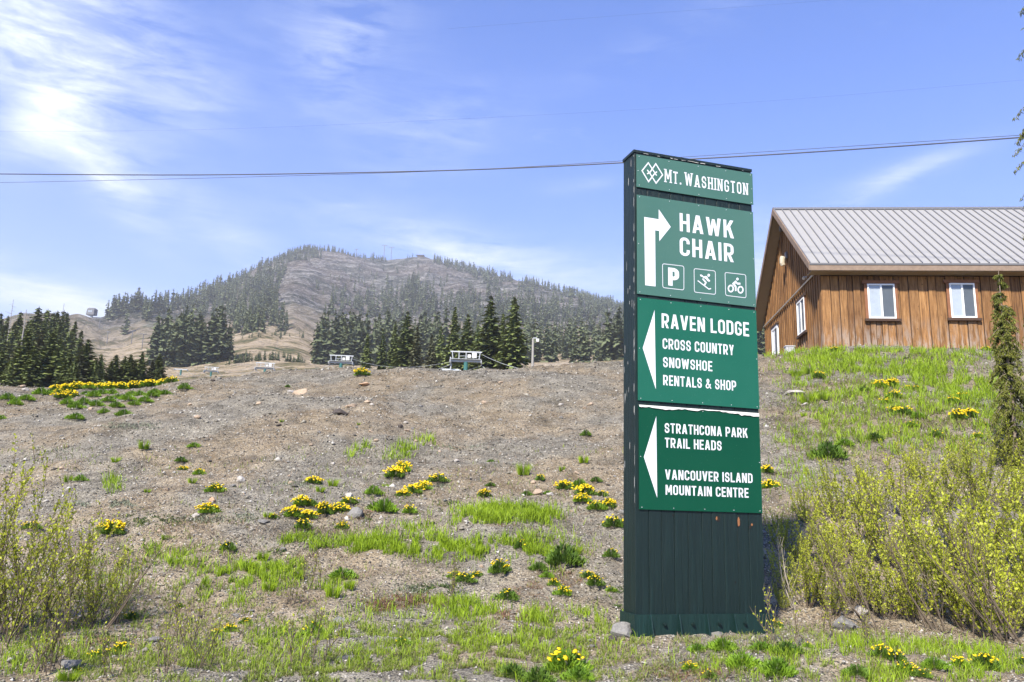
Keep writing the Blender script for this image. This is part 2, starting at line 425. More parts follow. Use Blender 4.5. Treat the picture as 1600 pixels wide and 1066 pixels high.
# hillside sheet, from just behind the bank to past the summit
ib = np.arange(len(AZ) * len(RR)).reshape(len(AZ), len(RR))
q = np.stack([ib[:-1, :-1], ib[:-1, 1:], ib[1:, 1:], ib[1:, :-1]], -1).reshape(-1, 4)[:, ::-1]
zt = TZ.copy(); zt[:, RR < 44] -= 1.0
me = mesh_np('mountain', np.stack([TX, TY, zt], -1).reshape(-1, 3), [q], smooth=True)
tag(link('mountain', me, M['hill']), 'broad rocky mountain with cut ski runs and forest patches', None, None, 'structure')
mb = MB(); mb.add([(-6000, -6000, -1.2), (6000, -6000, -1.2), (6000, 6000, -1.2), (-6000, 6000, -1.2)], [(0, 1, 2, 3)])
tag(mb.build('plain', M['hill']), 'low land reaching to the horizon', None, None, 'structure')
# haze
mb = MB(); mb.box(-3600, 3600, -300, 3500, -2.5, 560)
hz_m, nt = new_mat('haze')
pv = nt.nodes.new('ShaderNodeVolumePrincipled'); pv.inputs['Density'].default_value = 0.00027; pv.inputs['Color'].default_value = (0.95, 0.95, 0.97, 1)
pv.inputs['Anisotropy'].default_value = 0.2
oo = nt.nodes.new('ShaderNodeOutputMaterial'); nt.links.new(pv.outputs[0], oo.inputs['Volume'])
tag(mb.build('haze', hz_m), 'thin pale haze over the valley and mountain', None, None, 'stuff')
# ------------------------------------------------------------------ direction sign
def mat_paint(name, col, chip=(0.5, 0.5, 0.45), rough=0.45, streak=True):
    m, nt = new_mat(name)
    v = coords(nt); vz = coords(nt, (9, 9, 0.55))
    n = noise(nt, v, 3, 5, 0.6); s = noise(nt, vz, 2.2, 6, 0.7)
    c = mixc(nt, n, tuple(x * .8 for x in col), tuple(x * 1.15 for x in col))
    c = mixc(nt, ramp(nt, s, [(0.50, 0.0), (0.68, 0.6)]), c, tuple(x * 1.7 for x in col))
    k = noise(nt, coords(nt, (10, 10, 1.6)), 5, 8, 0.78)
    c = mixc(nt, ramp(nt, k, [(0.725, 0.0), (0.75, 0.8)]), c, chip)
    c = mixc(nt, ramp(nt, k, [(0.22, 0.6), (0.30, 0.0)]), c, tuple(x * .25 for x in col))
    finish(nt, c, rough, math_(nt, 'ADD', s, math_(nt, 'MULTIPLY', k, 0.6)), 0.9, 0.010, 0.3)
    return m
def mat_panel(name, col, fade, k=0.0):
    m, nt = new_mat(name)
    v = coords(nt); n = noise(nt, v, 1.6, 4, 0.6); f = noise(nt, v, 60, 3, 0.6); sp_ = noise(nt, v, 95, 2, 0.5)
    c = mixc(nt, math_(nt, 'ADD', math_(nt, 'MULTIPLY', n, 0.75), k, True), col, fade)
    c = mixc(nt, ramp(nt, sp_, [(0.70, 0.0), (0.76, 0.7)]), c, tuple(min(1, x * 1.5 + .06) for x in fade))
    c = mixc(nt, ramp(nt, sp_, [(0.22, 0.6), (0.28, 0.0)]), c, tuple(x * .4 for x in col))
    finish(nt, c, ramp(nt, n, [(0.3, 0.42), (0.7, 0.6)]), f, 0.04, 0.002, 0.15)
    return m
M['post'] = mat_paint('dark_green_paint', (0.0055, 0.0150, 0.0140))
M['steel_green'] = mat_paint('green_steel_paint', (0.0070, 0.0230, 0.0205), (0.25, 0.3, 0.28), 0.4)
M['white'] = plain('white_film', (0.62, 0.63, 0.66), 0.45, 0.04, 8)
M['panel_a'] = mat_panel('faded_green_sheet', (0.042, 0.115, 0.092), (0.072, 0.155, 0.130), .1)
M['panel_c'] = mat_panel('green_sheet', (0.007, 0.090, 0.056), (0.020, 0.122, 0.084))
M['panel_d'] = mat_panel('deep_green_sheet', (0.0015, 0.050, 0.025), (0.003, 0.066, 0.035))
M['hole'] = plain('dark_hole', (0.012, 0.009, 0.007), 0.9)
M['rawwood'] = plain('raw_orange_wood', (0.24, 0.10, 0.038), 0.8, 0.4, 30)
M['edge_paper'] = plain('peeled_backing', (0.55, 0.54, 0.50), 0.8, 0.15, 30)

sdir = ray(5080, 925); sdir.z = 0; sdir.normalize()          # along the face
sn = Vector((sdir.y, -sdir.x, 0))                            # out of the face, towards the road
S0 = at(992.5, 800, 7.75)                                    # a point on the left front edge
sang = math.atan2(sdir.y, sdir.x)
def fc(px, py):                                              # photograph pixel -> (u, z) on the face plane
    d = ray(px, py); t = (S0 - EYE).dot(sn) / d.dot(sn); P = EYE + d * t
    return (P - S0).dot(sdir), P.z
W_ = (fc(1176, 300)[0] + fc(1191, 850)[0]) / 2
ZT = fc(991, 234)[1]; ZB = fc(996, 960)[1]; ZG = 0.40
print('sign width', W_, 'height', ZT - ZB, 'base z', ZB)
TH = 0.255
sign = empty('direction_sign', (S0.x, S0.y, ZG), sang)
tag(sign, 'tall dark green timber direction sign with four green panels and white lettering', 'direction sign')
zz = lambda z: z - ZG                                        # local coordinates: x along face, -y towards the road
# timbers standing side by side
NP = 10
cuts = np.linspace(0, W_, NP + 1); cuts[1:-1] += rng.uniform(-.02, .02, NP - 1)
for i in range(NP):
    a, b = cuts[i] + .0015, cuts[i + 1] - .0015
    mb = MB(); top = zz(ZT) - 0.03 + rng.uniform(-.004, .004); f = rng.uniform(0, .004); e = .0035
    y0 = f; y1 = TH - rng.uniform(0, .004)
    pts = []
    for z in (0.0, top):
        pts.append([(a, y0 + e, z), (a + e, y0, z), (b - e, y0, z), (b, y0 + e, z), (b, y1, z), (a, y1, z)])
    mb.add(pts[0] + pts[1], [tuple(range(5, -1, -1)), tuple(range(6, 12))] + [(k, (k + 1) % 6, (k + 1) % 6 + 6, k + 6) for k in range(6)])
    mb.build('timber_plank', M['post'], sign)
mb = MB(); mb.box(-.008, W_ + .008, -.006, TH + .006, zz(ZT) - .028, zz(ZT))
tag(mb.build('cap', M['post'], sign))
# cracks of pale wood down the left edge
mb = MB()
for i in range(46):
    z = rng.uniform(zz(ZB) + .9, zz(ZT) - .06); l = rng.uniform(.01, .12); w = rng.uniform(.002, .006); y = rng.choice([rng.uniform(.003, .014), rng.uniform(.003, .014), rng.uniform(.05, .28)])
    mb.add([(-.0022, y, z), (-.0022, y + w, z + l * .2), (-.0022, y + w * .6, z + l), (-.0022, y - w * .3, z + l * .8)], [(0, 3, 2, 1)])
for i in range(16):
    u = rng.uniform(.1, W_ - .1); z = zz(ZT) - rng.uniform(.029, .034); l = rng.uniform(.01, .06)
    mb.add([(u, -.0075, z), (u + l, -.0075, z + .001), (u + l * .8, -.0075, z + .004), (u, -.0075, z + .003)], [(0, 1, 2, 3)])
mb.build('paint_chip', M['edge_paper'], sign)['kind'] = 'stuff'
# woodpecker holes and splinters
for (px, py, w, h, mt) in [(1122, 811, 4, 4.5, 'hole'), (1119.5, 810, 2.0, 3.0, 'rawwood'), (1154, 816, 2.4, 8, 'rawwood'), (1152.5, 820, 1.6, 5, 'hole'), (1172, 824, 2.5, 3, 'hole'), (1174.5, 820, 1.8, 2.5, 'rawwood'), (1051.5, 805, 1.5, 1.5, 'hole'), (1149, 910, 1.5, 2, 'hole')]:
    u, z = fc(px, py); r_ = 0.0058; mb = MB()
    ring = [(u + w * r_ * math.cos(t) * rng.uniform(.75, 1.1), -.002 - (.0006 if mt == 'rawwood' else 0), zz(z) + h * r_ * math.sin(t) * rng.uniform(.8, 1.1)) for t in np.linspace(0, 2 * math.pi, 10)[:-1]]
    mb.add(ring, [tuple(range(9))]); mb.build('hole' if mt == 'hole' else 'splinter', M[mt], sign)
# --- stroke lettering
def arc(cx, cy, rx, ry, a0, a1, n=6):
    return [(cx + rx * math.cos(R(a0 + (a1 - a0) * i / n)), cy + ry * math.sin(R(a0 + (a1 - a0) * i / n))) for i in range(n + 1)]
def thick(pts, t, closed=False):
    n = len(pts); L = []; Rr = []
    P = [Vector(p) for p in pts]
    for i in range(n):
        a = P[i - 1] if (i > 0 or closed) else None; b = P[(i + 1) % n] if (i < n - 1 or closed) else None
        d1 = (P[i] - a).normalized() if a is not None else None; d2 = (b - P[i]).normalized() if b is not None else None
        if d1 is None: nn, k = Vector((-d2.y, d2.x)), 1
        elif d2 is None: nn, k = Vector((-d1.y, d1.x)), 1
        else:
            n1 = Vector((-d1.y, d1.x)); n2 = Vector((-d2.y, d2.x)); nn = (n1 + n2).normalized(); k = 1 / max(.5, nn.dot(n1))
        L.append(P[i] + nn * (t / 2 * k)); Rr.append(P[i] - nn * (t / 2 * k))
    m = n if closed else n - 1
    return [[tuple(L[i]), tuple(L[(i + 1) % n]), tuple(Rr[(i + 1) % n]), tuple(Rr[i])] for i in range(m)]
def bar(x0, y0, x1, y1, tw): return [[(x0 - tw / 2, y0), (x0 + tw / 2, y0), (x1 + tw / 2, y1), (x1 - tw / 2, y1)]]
def rect(x0, y0, x1, y1): return [[(x0, y0), (x1, y0), (x1, y1), (x0, y1)]]
def glyph(ch, t, w=0.50, serif=False):
    """a list of strokes (each a list of quads) and an advance width"""
    h = t / 2; r = .17; q = r
    ring = arc(w - h - q, 1 - h - r, q, r, 90, 0) + arc(w - h - q, h + r, q, r, 0, -90) + arc(h + q, h + r, q, r, 270, 180) + arc(h + q, 1 - h - r, q, r, 180, 90)
    S = []; sf = []
    if ch in 'IL TEFHDPRKNMBU'.replace(' ', ''):
        pass
    if ch == 'I': S = [rect(0, 0, t, 1)]; w = t; sf = [(h, 0), (h, 1)]
    elif ch == 'L': w *= .86; S = [rect(0, 0, t, 1), rect(t, 0, w, t)]; sf = [(h, 0), (h, 1)]
    elif ch == 'T': w *= .96; S = [rect(w / 2 - h, 0, w / 2 + h, 1 - t), rect(0, 1 - t, w, 1)]; sf = [(w / 2, 0)]
    elif ch == 'E': w *= .86; S = [rect(0, 0, t, 1), rect(t, 0, w, t), rect(t, 1 - t, w, 1), rect(t, .5 - h, w * .92, .5 + h)]
    elif ch == 'H': S = [rect(0, 0, t, 1), rect(w - t, 0, w, 1), rect(t, .5 - h, w - t, .5 + h)]; sf = [(h, 0), (h, 1), (w - h, 0), (w - h, 1)]
    elif ch == 'O': S = [thick(ring, t, True)]
    elif ch == 'D': S = [rect(0, 0, t, 1), thick([(t, 1 - h)] + arc(w - h - q, 1 - h - r, q, r, 90, 0) + arc(w - h - q, h + r, q, r, 0, -90) + [(t, h)], t)]
    elif ch in 'PR':
        S = [rect(0, 0, t, 1), thick([(t, 1 - h)] + arc(w - h - q, 1 - h - r * .9, q, r * .9, 90, 0) + arc(w - h - q, .42 + r * .9, q, r * .9, 0, -90) + [(t, .42)], t)]
        sf = [(h, 0), (h, 1)]
        if ch == 'R': S.append(bar(w - h * 1.1, 0, w * .55, .42 - h, t * 1.08)); w *= 1.02
    elif ch in 'CG':
        S = [thick([(w - h, .66 if ch == 'C' else .68)] + arc(w - h - q, 1 - h - r, q, r, 0, 90) + arc(h + q, 1 - h - r, q, r, 90, 180) + arc(h + q, h + r, q, r, 180, 270) + arc(w - h - q, h + r, q, r, -90, 0) + [(w - h, .34 if ch == 'C' else .5)], t)]
        if ch == 'G': S.append(rect(w * .52, .5 - h, w - t, .5 + h * .9))
    elif ch == 'S':
        rr = (1 - t) / 4
        S = [thick([(w - h, .72)] + arc(w - h - q, 1 - h - rr, q, rr, 0, 90) + arc(h + q, 1 - h - rr, q, rr, 90, 270)[:13] + arc(w - h - q, h + rr, q, rr, 90, -90) + arc(h + q, h + rr, q, rr, 270, 180) + [(h, .28)], t)]
    elif ch == 'U': S = [thick([(h, 1)] + arc(h + q, h + r, q, r, 180, 270) + arc(w - h - q, h + r, q, r, -90, 0) + [(w - h, 1)], t)]; sf = [(h, 1), (w - h, 1)]
    elif ch == 'A': w *= 1.14; S = [bar(t * .58, 0, w / 2 - t * .08, 1, t * 1.1), bar(w - t * .58, 0, w / 2 + t * .08, 1, t * 1.1), rect(w * .22, .2, w * .78, .2 + t * .9)]; sf = [(t * .6, 0), (w - t * .6, 0)]
    elif ch == 'V': w *= 1.12; S = [bar(w / 2 - t * .06, 0, t * .58, 1, t * 1.1), bar(w / 2 + t * .06, 0, w - t * .58, 1, t * 1.1)]; sf = [(t * .6, 1), (w - t * .6, 1)]
    elif ch == 'W': w *= 1.56; S = [bar(w * .29, 0, t * .58, 1, t * 1.08), bar(w * .29, 0, w * .5, .92, t * .95), bar(w * .71, 0, w * .5, .92, t * .95), bar(w * .71, 0, w - t * .58, 1, t * 1.08)]; sf = [(t * .6, 1), (w - t * .6, 1)]
    elif ch == 'M': w *= 1.28; S = [rect(0, 0, t, 1), rect(w - t, 0, w, 1), bar(w / 2, .25, t * .7, 1, t), bar(w / 2, .25, w - t * .7, 1, t)]; sf = [(h, 0), (h * .8, 1), (w - h, 0), (w - h * .8, 1)]
    elif ch == 'N': w *= 1.06; S = [rect(0, 0, t, 1), rect(w - t, 0, w, 1), bar(w - t * .75, 0, t * .75, 1, t * 1.05)]; sf = [(h, 0), (h * .8, 1), (w - h, 1)]
    elif ch == 'K': w *= 1.06; S = [rect(0, 0, t, 1), bar(t * 1.0, .42, w - t * .62, 1, t * 1.15), bar(w - t * .55, 0, w * .50, .62, t * 1.15)]
    elif ch == 'Y': w *= 1.06; S = [rect(w / 2 - h, 0, w / 2 + h, .45), bar(w / 2 - t * .03, .36, t * .58, 1, t * 1.1), bar(w / 2 + t * .03, .36, w - t * .58, 1, t * 1.1)]
    elif ch == '&':
        w *= 1.2
        S = [thick([(w - h * .4, .0 + h * .3), (w * .34, .60)] + arc(w * .42, .76, w * .17, .16, 200, -40, 8) + [(w * .26, .46)] + arc(w * .32, .24, w * .24, .17, 120, 285, 8) + [(w * .72, .22), (w * .86, .48)], t * .8)]
    elif ch == '.': S = [rect(0, 0, t * 1.15, t * 1.15)]; w = t * 1.15
    if serif:
        for (x, y) in sf:
            sw = t * 1.05; th = t * .55
            S.append(rect(x - sw, y if y == 0 else 1 - th, x + sw, th if y == 0 else 1))
    return S, w
def letters(name, text, x0, z0, width, height, t=0.152, serif=False, small_rest=None, parent=None, yoff=-.0035, spw=.30, gap=.10):
    out = []; x = 0; k = 0
    for i, ch in enumerate(text):
        if ch == ' ': x += spw; continue
        sc_ = 1.0 if (small_rest is None or i in small_rest) else .92
        S, w = glyph(ch, t / sc_ if sc_ < 1 else t, serif=serif)
        for st in S:
            k += 1
            out += [([(x + p[0] * sc_, p[1] * sc_) for p in qd], k) for qd in st]
        x += w * sc_ + gap
    x -= gap
    mb = MB()
    for j, (qd, k) in enumerate(out):
        yy = yoff - (k % 7) * .00018 - (j % 2) * .00006
        p = [(x0 + a / x * width, yy, z0 + b * height) for a, b in qd]
        ar = sum(p[i][0] * p[(i + 1) % 4][2] - p[(i + 1) % 4][0] * p[i][2] for i in range(4))
        mb.add(p, [(0, 1, 2, 3) if ar > 0 else (3, 2, 1, 0)])
    return mb.build(name, M['white'], parent)
PT = .012                                                   # panel thickness
def panel(tl, tr, br, bl, mat):
    u0 = (fc(*tl)[0] + fc(*bl)[0]) / 2; u1 = (fc(*tr)[0] + fc(*br)[0]) / 2
    z1 = (fc(*tl)[1] + fc(*tr)[1]) / 2; z0 = (fc(*bl)[1] + fc(*br)[1]) / 2
    mb = MB(); e = .003
    mb.hexa([(u0, -PT, zz(z0)), (u1, -PT, zz(z0)), (u1, -.003, zz(z0)), (u0, -.003, zz(z0)), (u0, -PT, zz(z1)), (u1, -PT, zz(z1)), (u1, -.003, zz(z1)), (u0, -.003, zz(z1))])
    o = mb.build('sign_panel', M[mat], sign)
    for fx in (.02, .27, .52, .76, .98):
        for z in (z0, z1):
            if (fx, z) == (.52, z0): pass
            u = u0 + (u1 - u0) * fx; zc = zz(z) + (.02 if z == z0 else -.02)
            mb = MB(); mb.tube([(u, -PT, zc), (u, -PT - .004, zc)], .0038, .003, 6); mb.build('screw', M['white'], o)
    for z in (z0 + (z1 - z0) * .5,):
        for u in (u0 + .015, u1 - .015):
            mb = MB(); mb.tube([(u, -PT, zz(z)), (u, -PT - .004, zz(z))], .0038, .003, 6); mb.build('screw', M['white'], o)
    return o, u0, u1, z0, z1
def line(parent, text, bl, tl, br, **kw):                   # pixels of bottom left, top left, bottom right
    a = fc(*bl); b = fc(*tl); c = fc(*br)
    return letters('lettering', text, a[0], zz((a[1] + c[1]) / 2), c[0] - a[0], b[1] - a[1] if 'hh' not in kw else kw.pop('hh'), parent=parent, yoff=-PT - .0012, **kw)
def poly(name, pts, parent, lift=0.0012, mat='white', z_snap=None):
    mb = MB(); P = [(fc(*p)[0], -PT - lift, zz(fc(*p)[1])) for p in pts]
    ar = sum(P[i][0] * P[(i + 1) % len(P)][2] - P[(i + 1) % len(P)][0] * P[i][2] for i in range(len(P)))
    mb.add(P, [tuple(range(len(P))) if ar > 0 else tuple(range(len(P) - 1, -1, -1))])
    return mb.build(name, M[mat], parent)
z1f = lambda x, y: (960 + x / 4.1, 220 + y / 4.1)
z2f = lambda x, y: (960 + x / 3.948, 450 + y / 3.948)
z3f = lambda x, y: (960 + x / 2.733, 620 + y / 2.733)
pa, *_ = panel((994, 241), (1175, 273), (1176, 322), (994, 291), 'panel_a')
pb, *_ = panel((994.5, 303), (1176, 334), (1180, 480), (995, 460), 'panel_a')
pc, *_ = panel((995.5, 465), (1182, 486), (1184, 641), (996.5, 624), 'panel_c')
pd, ud0, ud1, zd0, zd1 = panel((997, 632), (1186, 647), (1189, 801), (998.5, 797), 'panel_d')
line(pa, 'MT. WASHINGTON', z1f(319, 264), z1f(318, 180), z1f(852, 356), t=.125, serif=True, small_rest=(0, 4), gap=.19, spw=.16)
line(pb, 'HAWK', z1f(415, 579), z1f(413, 463), z1f(761, 632), gap=.13)
line(pb, 'CHAIR', z1f(415, 737), z1f(415, 619), z1f(762, 782), gap=.13)
line(pc, 'RAVEN LODGE', z2f(288, 245), z2f(287, 156), z2f(827, 304), gap=.115)
line(pc, 'CROSS COUNTRY', z2f(294, 378), z2f(294, 313), z2f(733, 416), gap=.115)
line(pc, 'SNOWSHOE', z2f(296, 491), z2f(296, 428), z2f(600, 515), gap=.115)
line(pc, 'RENTALS & SHOP', z2f(297, 601), z2f(297, 538), z2f(747, 636), gap=.115)
line(pd, 'STRATHCONA PARK', z3f(212, 153), z3f(212, 111), z3f(566, 178), gap=.115)
line(pd, 'TRAIL HEADS', z3f(213, 217), z3f(213, 175), z3f(455, 231), gap=.115)
line(pd, 'VANCOUVER ISLAND', z3f(214, 351), z3f(214, 309), z3f(587, 371), gap=.115)
line(pd, 'MOUNTAIN CENTRE', z3f(216, 418), z3f(216, 376), z3f(570, 432), gap=.115)
poly('arrow', [z1f(*p) for p in [(193, 928), (260, 936), (257, 577), (283, 581), (284, 646), (357, 555), (280, 442), (280, 506), (187, 491)]], pb)
poly('arrow', [z2f(*p) for p in [(244, 138), (171, 372), (252, 627)]], pc)
poly('arrow', [z3f(*p) for p in [(176, 85), (123, 258), (180, 432)]], pd)
# peeled strip along the top of the lowest panel
top = [(x / 38, rng.uniform(.006, .018) + (.012 if 4 < x < 12 else 0) + (.016 if x > 31 else 0) - (.007 if 18 < x < 26 else 0)) for x in range(39)]
mb = MB(); wd = ud1 - ud0
P = [(ud0 + a * wd, -PT - .004 - .008 * rng.random(), zz(zd1) - b - .004) for a, b in top] + [(ud1, -PT - .0015, zz(zd1) + .001), (ud0, -PT - .0015, zz(zd1) + .001)]
for i in range(38):
    a, b = P[i], P[i + 1]
    mb.add([a, b, (b[0], -PT - .0015, zz(zd1) + .001), (a[0], -PT - .0015, zz(zd1) + .001)], [(0, 1, 2, 3)])
mb.build('peeled_edge', M['edge_paper'], pd)
# logo: two interlocked diamonds with crossing bars
def outline(name, pts, t, parent, closed=True, lift=.0012):
    P = [fc(*p) for p in pts]
    qs = thick([(a, zz(b)) for a, b in P], t, closed); mb = MB()
    for j, qd in enumerate(qs):
        ar = sum(qd[i][0] * qd[(i + 1) % 4][1] - qd[(i + 1) % 4][0] * qd[i][1] for i in range(4))
        mb.add([(a, -PT - lift - (j % 2) * .0001, b) for a, b in qd], [(0, 1, 2, 3) if ar > 0 else (3, 2, 1, 0)])
    return mb.build(name, M['white'], parent)
zl = lambda x, y: (998 + x / 23.17, 250 + y / 23.17)
outline('emblem', [zl(*p) for p in [(625, 585), (550, 470), (325, 125), (100, 410), (335, 805), (570, 490), (640, 448)]], .0125, pa, False)
outline('emblem', [zl(*p) for p in [(280, 525), (385, 470), (595, 160), (842, 560), (605, 862), (385, 510), (285, 378)]], .0125, pa, False, .0018)
def rrect(c4, parent):
    P = [Vector(fc(*z1f(*p))) for p in c4]; pts = []
    for i in range(4):
        a, b, c = P[i - 1], P[i], P[(i + 1) % 4]; r = .022
        d1 = (a - b).normalized() * r; d2 = (c - b).normalized() * r
        for t in np.linspace(0, 1, 5): pts.append(((b + d1) * (1 - t) ** 2 + b * 2 * t * (1 - t) + (b + d2) * t ** 2))
    qs = thick([(p.x, zz(p.y)) for p in pts], .006, True); mb = MB()
    for qd in qs:
        ar = sum(qd[i][0] * qd[(i + 1) % 4][1] - qd[(i + 1) % 4][0] * qd[i][1] for i in range(4))
        mb.add([(a, -PT - .0012, b) for a, b in qd], [(0, 1, 2, 3) if ar > 0 else (3, 2, 1, 0)])
    return mb.build('icon_border', M['white'], parent)
rrect([(304, 790), (441, 806), (441, 959), (306, 943)], pb)
rrect([(506, 821), (642, 837), (644, 987), (508, 972)], pb)
rrect([(704, 846), (837, 861), (839, 1009), (708, 993)], pb)
line(pb, 'P', z1f(341, 928), z1f(341, 813), z1f(411, 938), t=.2)
zp = lambda x, y: (1080 + x / 17.78, 416 + y / 17.78)
disc = lambda cx, cy, rx, ry: [zp(cx + rx * math.cos(t), cy + ry * math.sin(t)) for t in np.linspace(0, 2 * math.pi, 15)[:-1]]
# skier
poly('pictogram', disc(465, 265, 36, 42), pb, .0030)
poly('pictogram', [zp(*p) for p in [(225, 245), (270, 245), (330, 300), (385, 280), (425, 300), (455, 360), (512, 418), (482, 446), (430, 420), (395, 372), (330, 335), (262, 298), (235, 290)]], pb, .0014)
outline('pictogram', [zp(*p) for p in [(297, 355), (388, 462), (352, 535)]], .0165, pb, False, .0018)
outline('pictogram', [zp(*p) for p in [(160, 412), (470, 648), (530, 632)]], .0115, pb, False, .0022)
# cyclist
for cx_, cy_ in ((1080, 632), (1350, 665)): outline('pictogram', disc(cx_, cy_, 68, 88), .0155, pb, True)
poly('pictogram', disc(1262, 370, 35, 40), pb, .0030)
poly('pictogram', [zp(*p) for p in [(1118, 490), (1215, 402), (1262, 468), (1342, 470), (1350, 520), (1265, 525), (1222, 482), (1192, 505), (1238, 575), (1238, 702), (1194, 702), (1192, 590), (1128, 520)]], pb, .0018)
# steel shoe with gussets and bolts
zb = zz(ZB); shoe = MB()
shoe.box(-.022, W_ + .026, -.034, -.022, 0, zb)
shoe.box(-.022, -.010, -.0218, TH + .03, 0, zb)
shoe.box(W_ + .014, W_ + .026, -.0218, TH + .03, 0, zb)
base = shoe.build('steel_base', M['steel_green'], sign)
for u in (.13, .415, .70, .985, W_ + .014):
    if u > W_: u = W_ + .020
    mb = MB(); g = .006; sl = .028
    mb.add([(u - g + sl * 0, -.034, zb), (u + g, -.034, zb), (u + g, -.15, -.02), (u - g, -.15, -.02), (u - g, -.034, -.02), (u + g, -.034, -.02), (u - g, -.05, zb), (u + g, -.05, zb)],
           [(0, 1, 7, 6), (6, 7, 2, 3), (0, 6, 3, 4), (1, 5, 2, 7), (3, 2, 5, 4), (0, 4, 5, 1)])
    mb.build('gusset', M['steel_green'], base)
for u in (.27, .555, .83, 1.10):
    mb = MB(); mb.tube([(u, -.034, (zb - .085)), (u, -.052, (zb - .085))], .017, .017, 6); mb.tube([(u, -.052, (zb - .085)), (u, -.066, (zb - .085))], .009, .009, 6); mb.build('bolt', M['post'], base)

# ------------------------------------------------------------------ wooden building on top of the bank
def mat_wood():
    m, nt = new_mat('stained_board')
    v = coords(nt, (7, 7, 0.5)); g = noise(nt, v, 3.0, 8, 0.7); n = noise(nt, coords(nt, (3, 3, 1)), 1.1, 4, 0.6)
    r_ = obj_rand(nt)
    c = ramp(nt, g, [(0.33, (0.065, 0.032, 0.013)), (0.44, (0.165, 0.082, 0.030)), (0.55, (0.235, 0.124, 0.047)), (0.68, (0.32, 0.185, 0.080))])
    c = mixc(nt, 1.0, c, ramp(nt, r_, [(0, (0.70, 0.66, 0.64)), (0.5, (1, 1, 1)), (1, (1.2, 1.17, 1.12))]), 'MULTIPLY')
    # weathered to grey near the ground, splotchy
    sp_ = nt.nodes.new('ShaderNodeSeparateXYZ'); tc_ = nt.nodes.new('ShaderNodeTexCoord'); nt.links.new(tc_.outputs['Object'], sp_.inputs[0])
    lowr = nd(nt, 'ShaderNodeMapRange'); lowr.inputs[1].default_value = 3.5; lowr.inputs[2].default_value = 2.3; nt.links.new(sp_.outputs[2], lowr.inputs[0])
    gk = math_(nt, 'MULTIPLY', lowr.outputs[0], ramp(nt, noise(nt, coords(nt, (6, 6, 1)), 1.3, 4, 0.7), [(0.47, 0.0), (0.60, 0.8)]))
    c = mixc(nt, gk, c, (0.30, 0.26, 0.22))
    kn = noise(nt, coords(nt, (1, 1, 1)), 9, 2, 0.5)
    c = mixc(nt, ramp(nt, kn, [(0.70, 0.0), (0.76, 0.85)]), c, (0.035, 0.015, 0.008))
    finish(nt, c, 0.72, g, 0.5, 0.01, 0.25)
    return m
M['wood'] = mat_wood()
M['trimwood'] = plain('trim_wood', (0.20, 0.085, 0.038), 0.75, 0.35, 7)
M['darktrim'] = plain('dark_wood_and_gap_shade', (0.055, 0.030, 0.018), 0.8, 0.4, 9)
M['fascia'] = plain('weathered_fascia', (0.20, 0.145, 0.105), 0.8, 0.4, 5)
M['soffit'] = plain('tan_soffit', (0.25, 0.185, 0.11), 0.8, 0.15, 4)
M['vinyl'] = plain('white_vinyl', (0.80, 0.80, 0.78), 0.4, 0.03, 5)
M['roofm'] = plain('grey_metal_roof', (0.255, 0.250, 0.240), 0.55, 0.06, 1.5, 0.0, 0.3)
M['rib'] = plain('grey_metal_rib', (0.15, 0.15, 0.155), 0.45, 0.06, 1.5)
M['flash'] = plain('dark_flashing', (0.12, 0.12, 0.125), 0.5)
M['conduit'] = plain('pale_conduit', (0.50, 0.46, 0.40), 0.5)
def glass(name, col, rough, sp_):
    m, nt = new_mat(name); n = noise(nt, coords(nt), 6, 3); c = mixc(nt, n, tuple(x * .85 for x in col), tuple(x * 1.15 for x in col)); finish(nt, c, rough, None, spec=sp_); return m
M['glass_l'] = glass('blind_behind_glass', (0.30, 0.34, 0.38), 0.12, 0.6)
M['glass_d'] = glass('dark_screened_glass', (0.075, 0.088, 0.10), 0.35, 0.5)
g = ray(908, 809); g.z = 0; g.normalize(); uu = Vector((g.y, -g.x, 0))
Cc = at(1285, 500, 28.0); hang = math.atan2(uu.y, uu.x)
HB = 5.2
house = empty('wooden_building', (Cc.x, Cc.y, HB), hang)
tag(house, 'brown board sided building with grey metal roof on top of the bank', 'building')
def hw(px, py, plane='front', off=0.0):           # pixel -> local (u, z) on the front wall, or (v, z) on the gable wall
    d = ray(px, py)
    if plane == 'front': n_, o_ = g, (Cc - EYE).dot(g) - off
    else: n_, o_ = uu, (Cc - EYE).dot(uu) - off
    P = EYE + d * (o_ / d.dot(n_)); q_ = P - Cc
    return (q_.dot(uu) if plane == 'front' else q_.dot(g)), P.z - HB
LEN, WID = 13.0, 8.8
zw = hw(1281, 432)[1]                             # top of the front wall
ev_o = 0.58
ze = hw(1290, 411, 'front', ev_o)[1]              # top of the eave edge
zr = hw(1213, 328, 'gable', 0.5)[1]
# ridge height from the roof's left end
d = ray(1213, 328); P = EYE + d * (((Cc - EYE).dot(uu) - 0.5) / d.dot(uu)); vr = (P - Cc).dot(g)
d = ray(1400, 326); Pn = EYE + d * (((Cc - EYE).dot(g) + WID / 2) / d.dot(g)); zr = Pn.z - HB
print('house: wall top', zw, 'eave', ze, 'ridge', zr, 'v of ridge end', vr, 'bottom z', hw(1287, 545)[1])
slope = (zr - ze) / (WID / 2 + ev_o)
EL = -0.5
def board(mbf, name='siding_board'):
    return mbf.build(name, M['wood'], house)
# front boards
u = 0.0; k = 0
wins = [hw(1353, 445) + hw(1399, 499), hw(1480.5, 444) + hw(1524.5, 498)]
while u < LEN:
    w = rng.choice([.20, .26, .30, .33]); k += 1; pr = .022 if k % 2 else 0.0
    mb = MB(); e = .006
    mb.box(u, u + w - .028, -.024 - pr - rng.uniform(0, .004), .0 - pr + (.002 if k % 2 else 0), -.8, zw)
    board(mb); u += w
